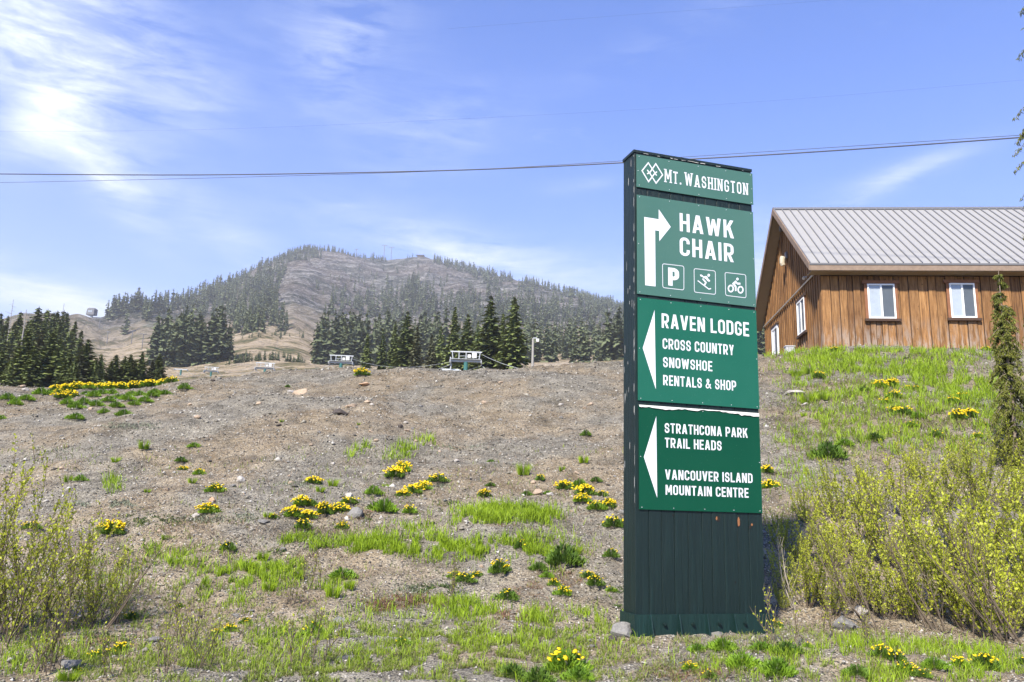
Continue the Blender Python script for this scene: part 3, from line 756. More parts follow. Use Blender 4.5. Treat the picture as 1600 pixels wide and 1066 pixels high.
# gable boards, cut to the roof line
v = 0.0
while v < WID:
    w = min(.29, WID - v)
    for (a, b, px_) in ((v, v + w - .004, 0.0), (v + w - .05, min(v + w + .02, WID), .032)):
        za = ze + slope * (min(a, WID - a) + ev_o) - .16; zb_ = ze + slope * (min(b, WID - b) + ev_o) - .16
        mid = WID / 2
        mb = MB(); x0, x1 = -.024 - px_, -.0005 - px_
        mb.hexa([(x0, a, -.8), (x1, a, -.8), (x1, b, -.8), (x0, b, -.8), (x0, a, za), (x1, a, za), (x1, b, zb_), (x0, b, zb_)])
        board(mb, 'siding_board' if px_ == 0 else 'batten')
    v += w
mb = MB(); mb.box(-.03, .0, .0, .12, -.8, zw + .1); 
mb = MB(); mb.box(0.002, LEN, .002, WID, -.8, ze - .3); mb.build('wall', M['darktrim'], house)  # backing coloured dark to paint the shade in the board gaps
mb = MB(); mb.add([(0.002, .05, ze - .3), (0.002, WID - .05, ze - .3), (0.002, WID / 2, zr - .45), (LEN, .05, ze - .3), (LEN, WID - .05, ze - .3), (LEN, WID / 2, zr - .45)], [(0, 2, 1), (3, 4, 5), (0, 3, 5, 2), (1, 2, 5, 4)]); mb.build('gable_wall', M['darktrim'], house)
# roof panels with a standing seam each
pw = .3135; n = int((LEN + 1.0) / pw); t_ = .03
for i in range(n):
    a = EL + i * pw; b = a + pw - .002
    y0, z0 = -ev_o, ze; y1, z1 = WID / 2, zr
    mb = MB(); mb.hexa([(a, y0, z0 - t_), (b, y0, z0 - t_), (b, y1, z1 - t_), (a, y1, z1 - t_), (a, y0, z0), (b, y0, z0), (b, y1, z1), (a, y1, z1)])
    nrm = Vector((0, -slope, 1)).normalized(); h_ = .042
    r0 = Vector((a, y0, z0)); r1 = Vector((a, y1, z1))
    mb.hexa([r0 + Vector((.0, 0, .001)), r0 + Vector((.026, 0, .001)), r1 + Vector((.026, 0, .001)), r1 + Vector((0, 0, .001)), r0 + nrm * h_, r0 + Vector((.026, 0, 0)) + nrm * h_, r1 + Vector((.026, 0, 0)) + nrm * h_, r1 + nrm * h_], 1)
    mb.build('roof_panel', [M['roofm'], M['rib']], house)
XR = EL + n * pw
mb = MB(); mb.hexa([(EL, WID / 2 + .003, zr - t_), (XR, WID / 2 + .003, zr - t_), (XR, WID + ev_o, ze - t_), (EL, WID + ev_o, ze - t_), (EL, WID / 2 + .003, zr), (XR, WID / 2 + .003, zr), (XR, WID + ev_o, ze), (EL, WID + ev_o, ze)])
mb.build('back_roof_slope', M['roofm'], house)
mb = MB(); mb.add([(EL - .02, WID / 2 - .16, zr - .16 * slope + .045), (XR, WID / 2 - .16, zr - .16 * slope + .045), (XR, WID / 2, zr + .07), (EL - .02, WID / 2, zr + .07), (XR, WID / 2 + .16, zr - .16 * slope + .045), (EL - .02, WID / 2 + .16, zr - .16 * slope + .045)], [(0, 1, 2, 3), (3, 2, 4, 5)])
mb.build('ridge_cap', M['flash'], house)
mb = MB(); mb.box(EL - .012, XR, -ev_o - .05, -ev_o - .005, ze - .075, ze - .012); mb.build('drip_edge', M['flash'], house)
mb = MB(); mb.box(EL, XR, -ev_o - .03, -ev_o + .02, ze - .27, ze - .078); mb.build('fascia', M['fascia'], house)
mb = MB(); mb.box(EL + .05, XR, -ev_o + .022, -.06, ze - .29, ze - .265); mb.build('soffit', M['soffit'], house)
# rake boards and rake soffit on the gable end
for s_ in (0, 1):
    Y = (lambda y: y) if s_ == 0 else (lambda y: WID - y)
    mb = MB(); p = [(EL - .035, Y(-ev_o), ze - .26), (EL, Y(-ev_o), ze - .26), (EL, Y(WID / 2), zr - .26), (EL - .035, Y(WID / 2), zr - .26), (EL - .035, Y(-ev_o), ze + .012), (EL, Y(-ev_o), ze + .012), (EL, Y(WID / 2), zr + .012), (EL - .035, Y(WID / 2), zr + .012)]
    mb.hexa(p); mb.build('rake_board', M['fascia'], house)
    mb = MB(); p = [(EL + .002, Y(-ev_o + .02), ze - .22), (-.06, Y(-ev_o + .02), ze - .22), (-.06, Y(WID / 2), zr - .20), (EL + .002, Y(WID / 2), zr - .20), (EL + .002, Y(-ev_o + .02), ze - .19), (-.06, Y(-ev_o + .02), ze - .19), (-.06, Y(WID / 2), zr - .17), (EL + .002, Y(WID / 2), zr - .17)]
    mb.hexa(p); mb.build('rake_soffit', M['soffit'], house)
def window(axis, a0, a1, z0, z1, sill=True, glasses=('glass_l', 'glass_d')):
    """axis 'front': a = u; 'gable': a = v."""
    def bx(mb, p0, p1, d0, d1, q0, q1):
        if axis == 'front': mb.box(p0, p1, -d1, -d0, q0, q1)
        else: mb.box(-d1, -d0, p0, p1, q0, q1)
    root_mb = MB(); f = .05
    for (p0, p1, q0, q1) in ((a0, a0 + f, z0, z1), (a1 - f, a1, z0, z1), (a0 + f, a1 - f, z0, z0 + f), (a0 + f, a1 - f, z1 - f, z1)): bx(root_mb, p0, p1, .060, .130, q0, q1)
    mid = (a0 + a1) / 2; bx(root_mb, mid - .028, mid + .028, .082, .124, z0 + f, z1 - f)
    fr = root_mb.build('window', M['vinyl'], house)
    for (p0, p1, gm) in ((a0 + f, mid - .028, glasses[0]), (mid + .028, a1 - f, glasses[1])):
        mb = MB(); bx(mb, p0, p1, .086, .096, z0 + f, z1 - f); mb.build('pane', M[gm], fr)
    mb = MB(); bx(mb, a0 - .14, a1 + .14, .078, .155, z0 - .10, z0 - .012); mb.build('sill', M['darktrim'], fr)
    mb = MB(); bx(mb, a0 - .17, a1 + .17, .078, .135, z1 + .012, z1 + .12); mb.build('trim', M['trimwood'] if axis == 'front' else M['darktrim'], fr)
    for (p0, p1) in ((a0 - .10, a0 - .008), (a1 + .008, a1 + .10)):
        mb = MB(); bx(mb, p0, p1, .078, .108, z0 - .012, z1 + .012); mb.build('trim', M['trimwood'], fr)
    return fr
for (a0, z1_, a1, z0_) in wins: window('front', a0, a1, z0_, z1_)
a1, zt_ = hw(1249.5, 476, 'gable'); a0, zb_ = hw(1263.5, 516, 'gable'); zt2 = hw(1260.5, 464, 'gable')[1]; a0 = (a0 + hw(1260.5, 464, 'gable')[0]) / 2
window('gable', a0, a1, zb_, zt2, glasses=('glass_d', 'glass_l'))
# white door further back on the gable
dv0 = hw(1218, 507, 'gable')[0]; dv1 = hw(1209, 516, 'gable')[0]; dz = hw(1218, 507, 'gable')[1]
print('door', dv0, dv1, dz)
mb = MB(); mb.box(-.11, -.05, dv0, dv0 + .1, dz - 2.1, dz); mb.box(-.11, -.05, dv1 - .1, dv1, dz - 2.1, dz); mb.box(-.11, -.05, dv0 + .1, dv1 - .1, dz - .1, dz)
dr = mb.build('door', M['vinyl'], house)
mb = MB(); mb.box(-.085, -.07, dv0 + .1, (dv0 + dv1) / 2, dz - 2.1, dz - .1); mb.build('pane', M['glass_d'], dr)
mb = MB(); mb.box(-.085, -.07, (dv0 + dv1) / 2, dv1 - .1, dz - 2.1, dz - .1); mb.build('pane', M['vinyl'], dr)
mb = MB(); mb.box(-.13, -.05, dv0 - .15, dv1 + .1, dz + .01, dz + .10); mb.build('trim', M['darktrim'], dr)
# conduit across the gable at eave height
zc0 = hw(1284, 418, 'gable', .08)[1]
mb = MB(); mb.tube([(-.09, .02, zc0 + .05), (-.09, WID * .5, zc0 + .02), (-.09, WID - .05, zc0)], .035, .035, 6); mb.tube([(-.09, .02, zc0 + .05), (-.1, -.35, zc0 + .22)], .035, .035, 6); mb.build('conduit', M['conduit'], house)
lv, lz = hw(1224, 404, 'gable', .2)
lamp = MB(); lamp.box(-.12, -.058, lv - .13, lv + .13, lz - .02, lz + .26); lm = lamp.build('wall_lamp', M['flash'], house)
mb = MB(); mb.tube([(-.20, lv, lz + .05), (-.24, lv, lz - .06), (-.25, lv, lz - .2), (-.22, lv, lz - .30)], .13, .09, 10); mb.build('lamp_shade', plain('cloudy_lens', (0.45, 0.40, 0.30), 0.3), lm)
v2, z2 = hw(1259, 434, 'gable', .1); mb = MB(); mb.tube([(-.06, v2, z2), (-.16, v2, z2), (-.2, v2 - .04, z2 - .05)], .05, .06, 8); mb.build('vent_hood', M['conduit'], house)
v2, z2 = hw(1222, 357, 'gable', .1); mb = MB(); mb.box(-.2, -.06, v2 - .12, v2 + .12, z2 - .1, z2 + .12); mb.build('speaker_box', M['flash'], house)
# grey utility box against the gable wall
P_ = at(1234, 552, 29.5); mb = MB(); mb.box(-.16, .16, -.12, .12, -.6, .22); mb.box(-.18, .18, -.14, .14, .222, .26)
ub = mb.build('utility_box', plain('grey_enamel', (0.38, 0.38, 0.39), 0.5)); ub.location = (P_.x, P_.y, P_.z); ub.rotation_euler = (0, 0, hang)
tag(ub, 'small grey utility box in the grass below the gable window', 'utility box')
# ------------------------------------------------------------------ conifers
M['bark'] = plain('conifer_bark', (0.085, 0.065, 0.050), 0.9, 0.3, 3)
M['needles'] = leafy('conifer_needles', (0.042, 0.062, 0.020), (0.205, 0.245, 0.070), 0.7, 0.0, 0.5)
M['needles_pale'] = leafy('pale_conifer_needles', (0.05, 0.06, 0.03), (0.17, 0.17, 0.085), 0.75, 0.0, 0.5)
M['needles_far'] = leafy('far_conifer_needles', (0.050, 0.066, 0.032), (0.165, 0.188, 0.088), 0.8, 0.0, 0.15)
M['snag'] = plain('dead_grey_wood', (0.25, 0.235, 0.22), 0.9, 0.2, 3)
def conifer_arrays(seed, levels, nb, ns, rad=.17, power=.8, droop=.35, gap=0.0, base=.04, leaf=1.0):
    """unit-height crown built of many small drooping sprays; returns verts, quads, tint"""
    r = np.random.default_rng(seed); V = []; Q = []; T = []
    lean = r.uniform(-.012, .012, 2)
    for L in range(levels):
        f = (L + r.uniform(-.3, .3)) / levels
        z = base + (1 - base - .015) * f
        Rm = rad * (1 - f) ** power * r.uniform(.72, 1.12) + .008
        if f < .12: Rm *= .75
        n = max(4, int(nb * (1 - f * .45)))
        if r.random() < gap: n = n // 2
        a0 = r.uniform(0, 6.28)
        for b in range(n):
            a = a0 + 6.283 * b / n + r.uniform(-.3, .3); Rb = Rm * r.uniform(.6, 1.18)
            ca, sa = math.cos(a), math.sin(a)
            k_ = max(1, int(ns * (Rb / rad) ** .6 + .5))
            zz_ = z + r.uniform(-.5, .5) / levels
            for s in range(k_):
                q = (s + .75) / k_
                rr = Rb * q; dz = -droop * Rb * q ** 1.3 + (Rb * .12 if q > .8 else 0)
                cx = ca * rr + lean[0] * z; cy = sa * rr + lean[1] * z; cz = zz_ + dz
                w = leaf * (.020 + .032 * (1 - f)) * r.uniform(.7, 1.3) * (1.15 - .5 * q); l = leaf * (.030 + .05 * (1 - f)) * r.uniform(.7, 1.25)
                ja = a + r.uniform(-.7, .7); c2, s2 = math.cos(ja), math.sin(ja)
                tilt = r.uniform(-.75, -.05)
                ox, oy, oz = c2 * l, s2 * l, tilt * l
                px, py = -s2 * w, c2 * w; tw = r.uniform(-.6, .6) * w
                i = len(V)
                V += [(cx - ox * .55, cy - oy * .55, cz - oz * .4), (cx + px, cy + py, cz + tw), (cx + ox * .6, cy + oy * .6, cz + oz * .8), (cx - px, cy - py, cz - tw)]
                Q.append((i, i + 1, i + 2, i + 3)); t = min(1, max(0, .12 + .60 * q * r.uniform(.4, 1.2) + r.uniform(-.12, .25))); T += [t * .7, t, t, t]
    for k in range(5):                          # leader
        i = len(V); a = r.uniform(0, 6.28); w = .006
        V += [(lean[0], lean[1], 1.0), (lean[0] + w * math.cos(a), lean[1] + w * math.sin(a), .94), (lean[0], lean[1], .90), (lean[0] - w * math.cos(a), lean[1] - w * math.sin(a), .94)]; Q.append((i, i + 1, i + 2, i + 3)); T += [.5] * 4
    # inner foliage cone that blocks see-through, crown shade painted as dark tint
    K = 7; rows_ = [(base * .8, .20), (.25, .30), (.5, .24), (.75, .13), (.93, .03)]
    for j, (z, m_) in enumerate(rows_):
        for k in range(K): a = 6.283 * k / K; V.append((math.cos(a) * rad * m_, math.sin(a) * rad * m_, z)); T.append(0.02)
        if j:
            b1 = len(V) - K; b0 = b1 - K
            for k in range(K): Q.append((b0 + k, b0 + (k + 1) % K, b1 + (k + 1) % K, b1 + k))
    return np.array(V), np.array(Q), np.array(T)
def trunk_mesh(name='trunk', r0=.016):
    mb = MB(); mb.tube([(0, 0, -.06), (0, 0, .3), (0, 0, .98)], r0, .002, 6); return mb.mesh(name, True)
near_crowns = []
for i, (lv, nb, ns, rad, pw_, dr_, gp) in enumerate([(34, 13, 6, .17, .80, .35, .05), (30, 12, 6, .19, .72, .45, .1), (36, 12, 5, .145, .85, .3, .1), (28, 11, 5, .21, .78, .4, .2), (30, 12, 5, .16, .6, .5, .25), (32, 11, 5, .13, .7, .3, .3)]):
    v, q_, t = conifer_arrays(100 + i, int(lv * 1.15), nb, ns + 2, rad, pw_, dr_, gp, .04, .78)
    near_crowns.append(mesh_np('crown', v, [q_], tint=t))
far_arr = [conifer_arrays(200 + i, 15, 7, 2, r_, p_, .35, .1, .05, 1.7) for i, (r_, p_) in enumerate([(.15, .7), (.17, .8), (.125, .6), (.19, .75), (.14, .55)])]
far_crowns = [mesh_np('conifer_tree', v, [q_], tint=t) for v, q_, t in far_arr]
tiny_arr = [conifer_arrays(300 + i, 8, 5, 1, r_, p_, .3, .1, .03, 2.2) for i, (r_, p_) in enumerate([(.17, .7), (.2, .8), (.15, .6)])]
def mk(mesh, mat):
    if len(mesh.materials) == 0: mesh.materials.append(mat)
    return mesh
tk = mk(trunk_mesh(), M['bark'])
pale_crowns = [c.copy() for c in near_crowns]
for c in near_crowns: mk(c, M['needles'])
for c in pale_crowns: mk(c, M['needles_pale'])
for c in far_crowns: mk(c, M['needles_far'])
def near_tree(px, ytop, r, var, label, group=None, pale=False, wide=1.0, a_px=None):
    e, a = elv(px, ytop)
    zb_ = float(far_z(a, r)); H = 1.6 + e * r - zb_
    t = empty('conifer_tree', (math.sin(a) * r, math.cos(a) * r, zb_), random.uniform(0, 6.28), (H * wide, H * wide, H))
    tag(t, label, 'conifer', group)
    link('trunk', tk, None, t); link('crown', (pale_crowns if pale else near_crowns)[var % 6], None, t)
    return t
ORD = ['first', 'second', 'third', 'fourth', 'fifth', 'sixth', 'seventh', 'eighth', 'ninth', 'tenth', 'eleventh', 'twelfth', 'thirteenth', 'fourteenth', 'fifteenth', 'sixteenth', 'seventeenth', 'eighteenth', 'nineteenth', 'twentieth', 'twenty-first', 'twenty-second', 'twenty-third', 'twenty-fourth', 'twenty-fifth', 'twenty-sixth', 'twenty-seventh', 'twenty-eighth', 'twenty-ninth', 'thirtieth', 'thirty-first', 'thirty-second', 'thirty-third', 'thirty-fourth', 'thirty-fifth', 'thirty-sixth', 'thirty-seventh', 'thirty-eighth', 'thirty-ninth', 'fortieth']
# dark spruces beyond the middle of the bank
CT = [(575, 519, 120, 2, 'small dark conifer between the two lift towers, nearest the smaller tower'),
      (600, 512, 125, 5, 'slender conifer behind the cables, second to the right of the smaller lift tower'),
      (618, 500, 130, 2, 'thin conifer with gaps standing between the two lift towers'),
      (637, 484, 110, 0, 'tall pointed conifer midway between the two lift towers'),
      (653, 508, 100, 4, 'pale yellowish thin conifer midway between the lift towers'),
      (676, 520, 105, 4, 'short pale conifer just before the larger lift tower'),
      (690, 508, 118, 3, 'broad dull conifer just left of the larger lift tower'),
      (711, 477, 112, 2, 'tall dark conifer rising directly behind the larger lift tower'),
      (731, 489, 108, 0, 'middle dark conifer just right of the larger lift tower post'),
      (747, 500, 106, 3, 'shorter conifer filling the gap beside the tallest dark conifer'),
      (767, 459, 96, 0, 'tallest dark conifer with a sharp top, left of the closing pair'),
      (803, 461, 92, 1, 'broad dark conifer at the right end of the near stand'),
      (786, 488, 104, 2, 'lower conifer tucked between the two tallest dark conifers')]
for (px, yt, r, v, lb) in CT: near_tree(px, yt, r, v, lb, None, pale=v == 4 and px < 680, wide=1.3 if v in (0, 1) else 1.1)
# left stand, near row
LT = [(3, 545, 78), (18, 560, 74), (30, 532, 84), (46, 512, 80), (58, 538, 78), (66, 520, 86), (84, 514, 82), (98, 529, 80), (110, 545, 76), (118, 560, 74), (138, 528, 84), (128, 548, 80), (160, 552, 84), (150, 560, 80), (184, 553, 88), (176, 563, 86), (197, 556, 90), (206, 553, 88), (213, 562, 88), (224, 548, 90), (240, 562, 92), (251, 552, 94), (-16, 540, 80), (246, 572, 90)]
LT.sort()
pal = {30: 1, 66: 1, 128: 1, 240: 1}
for i, (px, yt, r) in enumerate(LT):
    near_tree(px, yt, r, [0, 1, 3, 2, 1, 0][i % 6], f'dark conifer in the low row behind the flowered rim, {ORD[i]} from its left end' if px not in pal else f'pale olive conifer in the low row behind the flowered rim, {ORD[i]} from its left end', 'conifers behind the flowered rim of the bank', pale=px in pal, wide=1.65 if px < 125 else 2.0)
# left stand, taller row further back
BT = [(-20, 500, 180), (4, 488, 170), (14, 492, 180), (22, 502, 150), (34, 486, 175), (44, 500, 160), (62, 478, 165), (60, 500, 150), (74, 481, 180), (83, 487, 175), (92, 484, 185), (101, 483, 190), (107, 487, 190), (71, 500, 150), (52, 497, 180), (118, 500, 170), (127, 514, 160), (93, 500, 150), (10, 505, 140), (-8, 498, 150), (112, 512, 150), (36, 508, 140)]
BT.sort()
for i, (px, yt, r) in enumerate(BT):
    near_tree(px, yt, r, [2, 5, 0, 4][i % 4], f'grey green conifer of the taller left-hand stand, {ORD[i]} from the left edge', 'taller conifers at the left edge', wide=1.35)
# bare snags rising from the left stand
for (px, yt, r, lb) in [(21, 468, 160, 'bare dead snag poking above the left stand, nearest the edge'), (41, 484, 110, 'grey broken snag with a bushy tip in front of the left stand'), (100, 474, 190, 'thin bare snag above the dense end of the left stand')]:
    e, a = elv(px, yt); zb_ = float(far_z(a, r)); H = 1.6 + e * r - zb_
    mb = MB(); mb.tube([(0, 0, -.5), (.05, 0, H * .5), (0, .05, H)], .14, .03, 6)
    for k in range(14):
        z = H * random.uniform(.5, .97); an = random.uniform(0, 6.28); l = random.uniform(.3, 1.0)
        mb.tube([(0, 0, z), (math.cos(an) * l, math.sin(an) * l, z + random.uniform(-.1, .2))], .03, .012, 3)
    o = mb.build('dead_tree', M['snag']); o.location = (math.sin(a) * r, math.cos(a) * r, zb_); tag(o, lb, 'dead tree')
# hillside forests: (photo polygon of tree feet, how many, tree height in metres, smallest range)
FOR = [
 ('mid', [(232, 590), (258, 540), (300, 545), (360, 560), (352, 592), (300, 596)], 60, (17, 23), 300, 'conifers of the dense stand below the ski runs'),
 ('midl', [(233, 530), (275, 522), (280, 548), (240, 552)], 14, (13, 17), 300, 'conifers on the edge of the dense stand'),
 ('knob', [(365, 512), (448, 512), (446, 520), (362, 522)], 40, (14, 19), 400, 'conifers behind the tan meadow'),
 ('ctr', [(478, 578), (500, 568), (560, 562), (660, 560), (700, 566), (560, 580)], 95, (17, 24), 290, 'conifers of the grey green wood behind the lift'),
 ('ctr2', [(486, 552), (560, 535), (720, 535), (720, 560), (500, 560)], 70, (14, 21), 300, 'conifers of the grey green wood behind the lift'),
 ('right', [(812, 575), (830, 520), (880, 490), (975, 498), (1190, 520), (1200, 575)], 330, (12, 19), 260, 'conifers on the hazy lower slope beside the sign'),
 ('rr', [(700, 560), (730, 500), (830, 500), (830, 560)], 110, (12, 18), 260, 'conifers on the hazy lower slope beside the sign'),
 ('lridge', [(160, 499), (200, 493), (250, 489), (286, 474), (286, 480), (250, 494), (190, 500)], 90, (15, 25), 500, 'conifers along the left-hand ridge'),
 ('lr2', [(222, 494), (290, 480), (280, 488), (228, 503)], 30, (12, 20), 500, 'conifers along the left-hand ridge'),
 ('slope', [(310, 470), (345, 450), (400, 425), (450, 405), (445, 440), (430, 465), (445, 508), (370, 510), (335, 485)], 330, (14, 22), 500, 'conifers on the hazy slope left of the summit'),
 ('sl2', [(285, 478), (330, 462), (352, 480), (330, 500), (290, 500)], 60, (14, 20), 500, 'conifers on the hazy slope left of the summit'),
 ('pz', [(500, 440), (640, 415), (700, 430), (690, 470), (520, 490), (470, 470)], 60, (7, 15), 500, 'conifers scattered on the mountain face'),
 ('py', [(590, 470), (700, 440), (740, 455), (740, 510), (590, 510)], 90, (12, 20), 500, 'conifers scattered on the mountain face'),
 ('pa', [(560, 480), (600, 450), (640, 455), (670, 470), (640, 500), (560, 500)], 60, (16, 25), 500, 'conifers scattered on the mountain face'),
 ('pb', [(640, 450), (655, 440), (665, 480), (690, 500), (640, 500)], 30, (16, 25), 500, 'conifers scattered on the mountain face'),
 ('pc', [(735, 425), (765, 425), (790, 445), (770, 462), (745, 440)], 60, (14, 20), 500, 'conifers running down from the skyline'),
 ('pd', [(700, 470), (760, 462), (820, 470), (880, 470), (975, 482), (975, 500), (820, 520), (700, 500)], 200, (14, 22), 400, 'conifers on the hazy lower slope beside the sign'),
 ('pe', [(880, 462), (975, 490), (1180, 522), (1190, 530), (975, 505), (890, 480)], 150, (12, 20), 400, 'conifers on the hazy lower slope beside the sign'),
 ('pf', [(810, 450), (840, 455), (850, 475), (812, 470)], 14, (12, 18), 500, 'conifers scattered on the mountain face'),
 ('pg', [(530, 470), (560, 455), (560, 490), (500, 500)], 26, (14, 20), 500, 'conifers scattered on the mountain face'),
 ('one', [(195, 522), (197, 522), (197, 524), (195, 524)], 1, (23, 25), 300, 'single conifer on the bare ski run'),
 ('sum', [(440, 404), (470, 392), (510, 400), (490, 412), (450, 416)], 90, (9, 15), 700, 'stunted conifers round the summit'),
 ('scrub', [(360, 522), (478, 520), (476, 530), (360, 530)], 26, (2.5, 4.5), 300, 'scrub conifers at the meadow edge'),
 ('scr2', [(360, 560), (470, 560), (475, 590), (340, 592)], 70, (2, 4), 260, 'scrub conifers below the tan meadow'),
 ('scr3', [(235, 545), (300, 530), (300, 560), (240, 570)], 20, (3, 5), 200, 'scrub conifers at the meadow edge'),
]
def inpoly(p, poly):
    x, y = p; c = False; j = len(poly) - 1
    for i in range(len(poly)):
        xi, yi = poly[i]; xj, yj = poly[j]
        if (yi > y) != (yj > y) and x < (xj - xi) * (y - yi) / (yj - yi) + xi: c = not c
        j = i
    return c
cand = []
for nm, pg, cnt, (h0, h1), rmin, grp in FOR:
    xs = [p[0] for p in pg]; ys = [p[1] for p in pg]; k = 0; tries = 0
    while k < cnt and tries < cnt * 30:
        tries += 1
        p = (random.uniform(min(xs), max(xs)), random.uniform(min(ys), max(ys)))
        if not inpoly(p, pg): continue
        h = far_hit(p[0], p[1], rmin)
        if h is None: continue
        P, a, r = h; H = random.uniform(h0, h1) * random.choice([1, 1, .85, .7])
        cand.append((H / r, P, H, grp, nm)); k += 1
# trees standing on the skyline itself
def sky_trees(x0, x1, n, h0, h1, grp, prob=1.0, dr=(-40, 10)):
    for k in range(n):
        px = random.uniform(x0, x1); a = elv(px, 450)[1]
        rs_ = float(np.interp(a, AZ, rS)) + random.uniform(*dr)
        P = Vector((math.sin(a) * rs_, math.cos(a) * rs_, float(far_z(a, rs_)))); H = random.uniform(h0, h1)
        cand.append((H / rs_, P, H, grp, 'sky'))
SK = 'conifers along the mountain skyline'
sky_trees(285, 345, 22, 10, 22, 'conifers along the left-hand ridge'); sky_trees(345, 400, 30, 6, 14, SK); sky_trees(400, 450, 50, 6, 13, SK); sky_trees(450, 520, 80, 7, 14, SK)
sky_trees(525, 570, 45, 5, 12, SK); sky_trees(575, 602, 22, 5, 14, SK); sky_trees(634, 645, 3, 6, 10, SK)
sky_trees(675, 760, 120, 9, 17, SK, dr=(-60, 10)); sky_trees(760, 800, 45, 8, 15, SK, dr=(-60, 10)); sky_trees(820, 876, 60, 9, 17, SK, dr=(-60, 10)); sky_trees(880, 975, 120, 10, 18, SK, dr=(-60, 10)); sky_trees(975, 1200, 60, 10, 16, SK)
cand.sort(key=lambda c: -c[0])
n_near = len(CT) + len(LT) + len(BT)
top_, rest = cand[:300 - n_near], cand[300 - n_near:]
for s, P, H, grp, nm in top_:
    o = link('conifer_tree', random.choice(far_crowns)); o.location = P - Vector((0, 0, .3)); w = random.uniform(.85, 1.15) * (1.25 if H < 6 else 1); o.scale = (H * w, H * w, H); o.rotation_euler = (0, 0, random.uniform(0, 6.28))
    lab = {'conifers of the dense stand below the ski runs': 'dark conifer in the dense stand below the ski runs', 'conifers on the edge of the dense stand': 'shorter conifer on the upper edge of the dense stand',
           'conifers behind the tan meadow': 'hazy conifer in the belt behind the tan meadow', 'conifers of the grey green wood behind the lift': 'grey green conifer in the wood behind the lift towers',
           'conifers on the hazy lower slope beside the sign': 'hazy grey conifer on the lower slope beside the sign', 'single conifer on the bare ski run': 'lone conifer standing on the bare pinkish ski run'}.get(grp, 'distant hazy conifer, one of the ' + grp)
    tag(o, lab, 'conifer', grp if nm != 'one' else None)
V = []; Q = []; T = []; off = 0
for s, P, H, grp, nm in rest:
    v, q_, t = (far_arr if s > .02 else tiny_arr)[random.randrange(3)]; a = random.uniform(0, 6.28); w = random.uniform(.8, 1.2) * (1.3 if H < 6 else 1); c_, s_ = math.cos(a), math.sin(a)
    vv = np.stack([(v[:, 0] * c_ - v[:, 1] * s_) * H * w, (v[:, 0] * s_ + v[:, 1] * c_) * H * w, v[:, 2] * H - .3], -1) + np.array(P)
    V.append(vv); Q.append(q_ + off); T.append(np.clip(t + random.uniform(-.15, .15), 0, 1)); off += len(v)
print('forest trees', len(cand), 'rest', len(rest))
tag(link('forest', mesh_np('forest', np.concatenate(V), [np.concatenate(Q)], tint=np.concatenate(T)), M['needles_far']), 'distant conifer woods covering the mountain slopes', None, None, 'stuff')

# ------------------------------------------------------------------ chairlift
M['galv'] = plain('galvanised_steel', (0.38, 0.40, 0.41), 0.45, 0.1, 2)
M['cedarpole'] = plain('weathered_pole', (0.26, 0.25, 0.23), 0.8)
M['teal'] = plain('teal_steel', (0.03, 0.12, 0.11), 0.5)
M['whitebox'] = plain('white_box', (0.50, 0.50, 0.49), 0.5)
M['cablem'] = plain('steel_cable', (0.06, 0.06, 0.065), 0.5)
tower_tops = []
def lift_tower(px, py, wpx, r, label, detail=True, col='teal'):
    P = at(px, py, r); e, a = elv(px, py); zb_ = float(far_z(a, P.xy.length)); W2 = wpx / F * r / 2; k = W2 / 2.0
    t = empty('lift_tower', (P.x, P.y, zb_), -a * .4); H = P.z - zb_
    tag(t, label, 'lift tower', 'chairlift towers')
    mb = MB(); mb.tube([(0, 0, -.5), (0, 0, H)], .30 * k, .26 * k, 10); mb.build('post', M[col], t)
    mb = MB(); mb.box(-W2, W2, -.14 * k, .14 * k, H, H + .28 * k); mb.build('crossarm', M['galv'], t)
    if detail:
        mb = MB(); mb.box(-W2 * 1.0, W2 * 1.0, -.08 * k, .08 * k, H + 1.25 * k, H + 1.40 * k); mb.box(-W2, W2 * .98, -.5 * k, .5 * k, H + .30 * k, H + .35 * k); mb.build('catwalk', M['galv'], t)
        for x in (-W2 * .82, -W2 * .45, 0, W2 * .45, W2 * .82):
            mb = MB(); mb.tube([(x, -.05, H + .28 * k), (x * (1.08 if abs(x) > 1 else 1), -.05, H + 1.25 * k)], .06 * k, .06 * k, 6); mb.build('upright', M['galv'], t)
        mb = MB(); mb.tube([(-W2 * .45, .06, H + .8 * k), (W2 * .9, .06, H + .8 * k)], .03 * k, .03 * k, 5); mb.build('handrail', M['galv'], t)
        for x, s_ in ((W2 * .52, .30), (W2 * .2, .2)):
            mb = MB(); mb.box(x - s_ * k, x + s_ * k, -.25 * k, .1 * k, H + .55 * k, H + (.55 + 2.1 * s_) * k); mb.build('cabinet', M['whitebox'], t)
    for s_ in (-1, 1):
        mb = MB()
        for q in range(4 if detail else 2):
            yy = (q - 1.5) * .5 * k
            mb.tube([(s_ * W2 * .98 - .06, yy, H - .12 * k), (s_ * W2 * .98 + .06, yy, H - .12 * k)], .2 * k, .2 * k, 10)
        mb.box(s_ * W2 * .98 - .05, s_ * W2 * .98 + .05, -1.0 * k, 1.0 * k, H - .06 * k, H + .1 * k)
        o = mb.build('sheave_assembly', M['galv'], t)
    return P, W2, H + zb_
t1 = lift_tower(728, 566, 50, 80, 'large lift tower with a catwalk and teal post in front of the tall conifers')
t2 = lift_tower(533, 568, 38, 105, 'smaller lift tower with a catwalk at the end of the grey green wood')
t3 = lift_tower(414, 577, 30, 135, 'lift tower with low frame just beyond the rim, below the tan meadow')
t4 = lift_tower(330, 581, 22, 165, 'small lift tower below the dense conifer stand')
t5 = lift_tower(283, 578, 20, 200, 'slim lift tower just right of the flowered rim', False)
